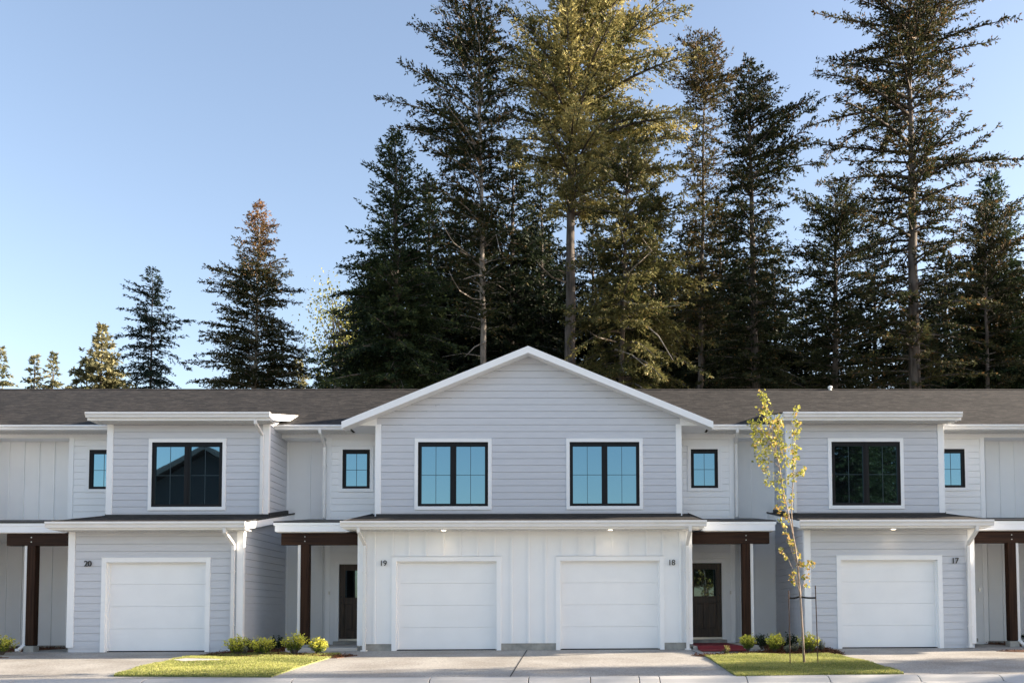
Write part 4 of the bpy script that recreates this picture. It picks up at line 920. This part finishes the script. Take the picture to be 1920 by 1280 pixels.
for p, q in ((a, b), (b, c_)):
    n_ = 6; pts = [p+(q-p)*i/n_ + np.array([0, 0, -.012*math.sin(math.pi*i/n_)]) for i in range(n_+1)]
    for i in range(n_): m.quad(pts[i]-[0,.008,.018], pts[i+1]-[0,.008,.018], pts[i+1]+[0,-.008,.018], pts[i]+[0,-.008,.018]); m.quad(pts[i]-[0,-.03,.018], pts[i+1]-[0,-.03,.018], pts[i+1]+[0,.03,.018], pts[i]+[0,.03,.018])
tag(m.build('tree_tie', DARKM), 'dark rubber strap tying the young maple to both stakes', 'tree tie')
# ------------------------------------------------------------------ shrubs
def shrub(px, base_py, top_py, wpx, lab, cols, name='shrub', nst=26, tipc=None, leaf=.035, flowers=None, group=None, dense=22, stem=True):
    wpx *= 1.08; top_py -= 1.5; leaf *= 1.1; nst = int(nst*1.5); dense = int(dense*1.2)
    g_ = ground_at(px, base_py); Y = g_[1]; s = FF/(Y+22); h = (base_py-top_py)/s; R = wpx/2/s
    root = empty(name, tuple(g_)); tag(root, lab, 'shrub', group)
    r = np.random.default_rng(int(px*3+base_py)); tr = MB(); V = []; C = []
    for i in range(nst):
        a = r.uniform(0, 6.28); q = R*math.sqrt(r.random()); hh = h*(1-.35*(q/R)**2)*r.uniform(.72, 1.03); e = np.array([math.cos(a)*q, math.sin(a)*q*.9, hh])
        mid = e*np.array([.45,.45,.5])+r.normal(0, .01, 3)
        tr.tube([(0,0,-.02), tuple(mid), tuple(e)], [.006,.004,.002], 4)
        t = r.uniform(.35, 1.04, dense)[:,None]; P = (1-t)**2*0+2*t*(1-t)*mid+t**2*e; P = P+r.normal(0, R*.07, (dense, 3))
        D = r.normal(0, 1, (dense, 3)); D[:,2] = abs(D[:,2])*.9+.1; D += (P-[0,0,h*.4])/R*.5; D /= np.linalg.norm(D, axis=1)[:,None]; L = leaf*r.uniform(.7, 1.3, dense)
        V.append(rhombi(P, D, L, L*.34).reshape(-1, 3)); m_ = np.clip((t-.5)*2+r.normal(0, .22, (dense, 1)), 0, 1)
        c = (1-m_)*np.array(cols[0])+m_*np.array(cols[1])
        if flowers is not None:
            hit = (r.random(dense) < .16)&(t[:,0] > .9); c[hit] = flowers
        C.append(np.repeat(c, 4, 0))
    tr.build('stems', BARK, root); V = np.concatenate(V); npmesh('leaves', V, np.arange(len(V)).reshape(-1, 4), LEAF, root, np.concatenate(C))
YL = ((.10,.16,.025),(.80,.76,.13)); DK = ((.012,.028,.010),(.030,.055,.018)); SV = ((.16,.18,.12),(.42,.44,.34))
G = 'golden euonymus shrubs in the front beds'
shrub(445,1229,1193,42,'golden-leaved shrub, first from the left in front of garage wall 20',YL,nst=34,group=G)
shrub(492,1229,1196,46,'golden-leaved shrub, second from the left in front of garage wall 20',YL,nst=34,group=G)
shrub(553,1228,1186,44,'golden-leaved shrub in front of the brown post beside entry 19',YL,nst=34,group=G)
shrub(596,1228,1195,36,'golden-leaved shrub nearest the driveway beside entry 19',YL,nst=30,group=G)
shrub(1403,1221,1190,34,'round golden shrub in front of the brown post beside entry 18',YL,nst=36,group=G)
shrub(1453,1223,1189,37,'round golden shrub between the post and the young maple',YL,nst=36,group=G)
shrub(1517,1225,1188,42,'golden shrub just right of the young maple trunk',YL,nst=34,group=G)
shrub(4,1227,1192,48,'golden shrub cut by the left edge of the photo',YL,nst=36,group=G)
shrub(1361,1228,1209,14,'tiny seedling-like shrub at the left end of the right bed',((.10,.11,.04),(.30,.26,.10)),nst=9,dense=9)
shrub(470,1222,1198,32,'dark shrub with small white flowers at the corner of garage 20',DK,nst=24,flowers=(.8,.8,.8),leaf=.03)
shrub(521,1219,1192,34,'dark shrub with white flowers against the side wall of garage 20',DK,nst=24,flowers=(.8,.8,.8),leaf=.03)
shrub(1428,1217,1188,36,'dark shrub with pale sprigs behind the golden shrubs beside entry 18',DK,nst=24,flowers=(.5,.5,.5),leaf=.03)
shrub(1478,1217,1189,40,'dark shrub against the side wall of garage 17',DK,nst=24,flowers=(.6,.6,.6),leaf=.03)
shrub(36,1214,1186,22,'dark spiky shrub left of the left brown post',DK,nst=18,leaf=.05)
shrub(80,1211,1193,22,'low dark shrub right of the left brown post',DK,nst=16)
shrub(115,1208,1200,16,'tiny dark shrub near the corner of garage 20',DK,nst=10)
shrub(458,1229,1212,14,'silvery low plant beside the first golden shrub',SV,nst=14,leaf=.02,name='silver_plant')
shrub(1491,1223,1206,18,'silvery low plant left of the young maple trunk',SV,nst=16,leaf=.02,name='silver_plant')
shrub(1540,1221,1200,18,'silvery low plant right of the young maple trunk',SV,nst=16,leaf=.02,name='silver_plant')
shrub(1476,1224,1208,12,'silvery low plant between two golden shrubs',SV,nst=12,leaf=.02,name='silver_plant')
shrub(1870,1202,1190,30,'low green plant left of the right brown post',((.05,.08,.02),(.14,.18,.05)),nst=16,leaf=.04)
shrub(1918,1205,1185,26,'dark shrub cut by the right edge of the photo',DK,nst=18)
# ------------------------------------------------------------------ house across the street (seen in the window of house 20)
OH = empty('opposite_house', (-17.6, -24, -.36)); tag(OH, 'dark gabled house across the street, mirrored in the window of house 20', 'house')
def rel(m): m.v = [(x+17.6, y+24, z+.36) for x, y, z in m.v]; return m
OW = mat('charcoal_siding', (.035,.036,.04), .7); cx, fy = -17.6, -21.5
apz, sl2, hw2 = 9.55, .55, 4.2
m = MB(); m.prism([(cx-3.3,-.36),(cx+3.3,-.36),(cx+3.3,apz-.35-sl2*3.3),(cx,apz-.35),(cx-3.3,apz-.35-sl2*3.3)], 'y', fy-12, fy); rel(m).build('wall', OW, OH)
m = MB()
for s in (-1, 1): m.prism([(cx,apz),(cx+s*hw2,apz-sl2*hw2),(cx+s*hw2,apz-sl2*hw2-.12),(cx,apz-.12)], 'y', fy-12.3, fy+.5)
rel(m).build('roof', SHING, OH)
m = MB()
for s in (-1, 1): m.prism([(cx,apz+.01),(cx+s*hw2,apz-sl2*hw2+.01),(cx+s*hw2,apz-sl2*hw2-.26),(cx,apz-.26)], 'y', fy+.5, fy+.54)
rel(m).build('rake_board', mat('grey_rake_paint', (.08,.08,.085)), OH)
for z0 in (.8, 3.8):
    for x0 in (cx-2.6, cx+.6):
        m = MB(); m.box(x0, x0+2, fy, fy+.05, z0, z0+1.5); f = rel(m).build('window', TRIM, OH); m = MB(); m.box(x0+.1, x0+1.9, fy+.05, fy+.06, z0+.1, z0+1.4); o = rel(m).build('pane', GLASS, f)
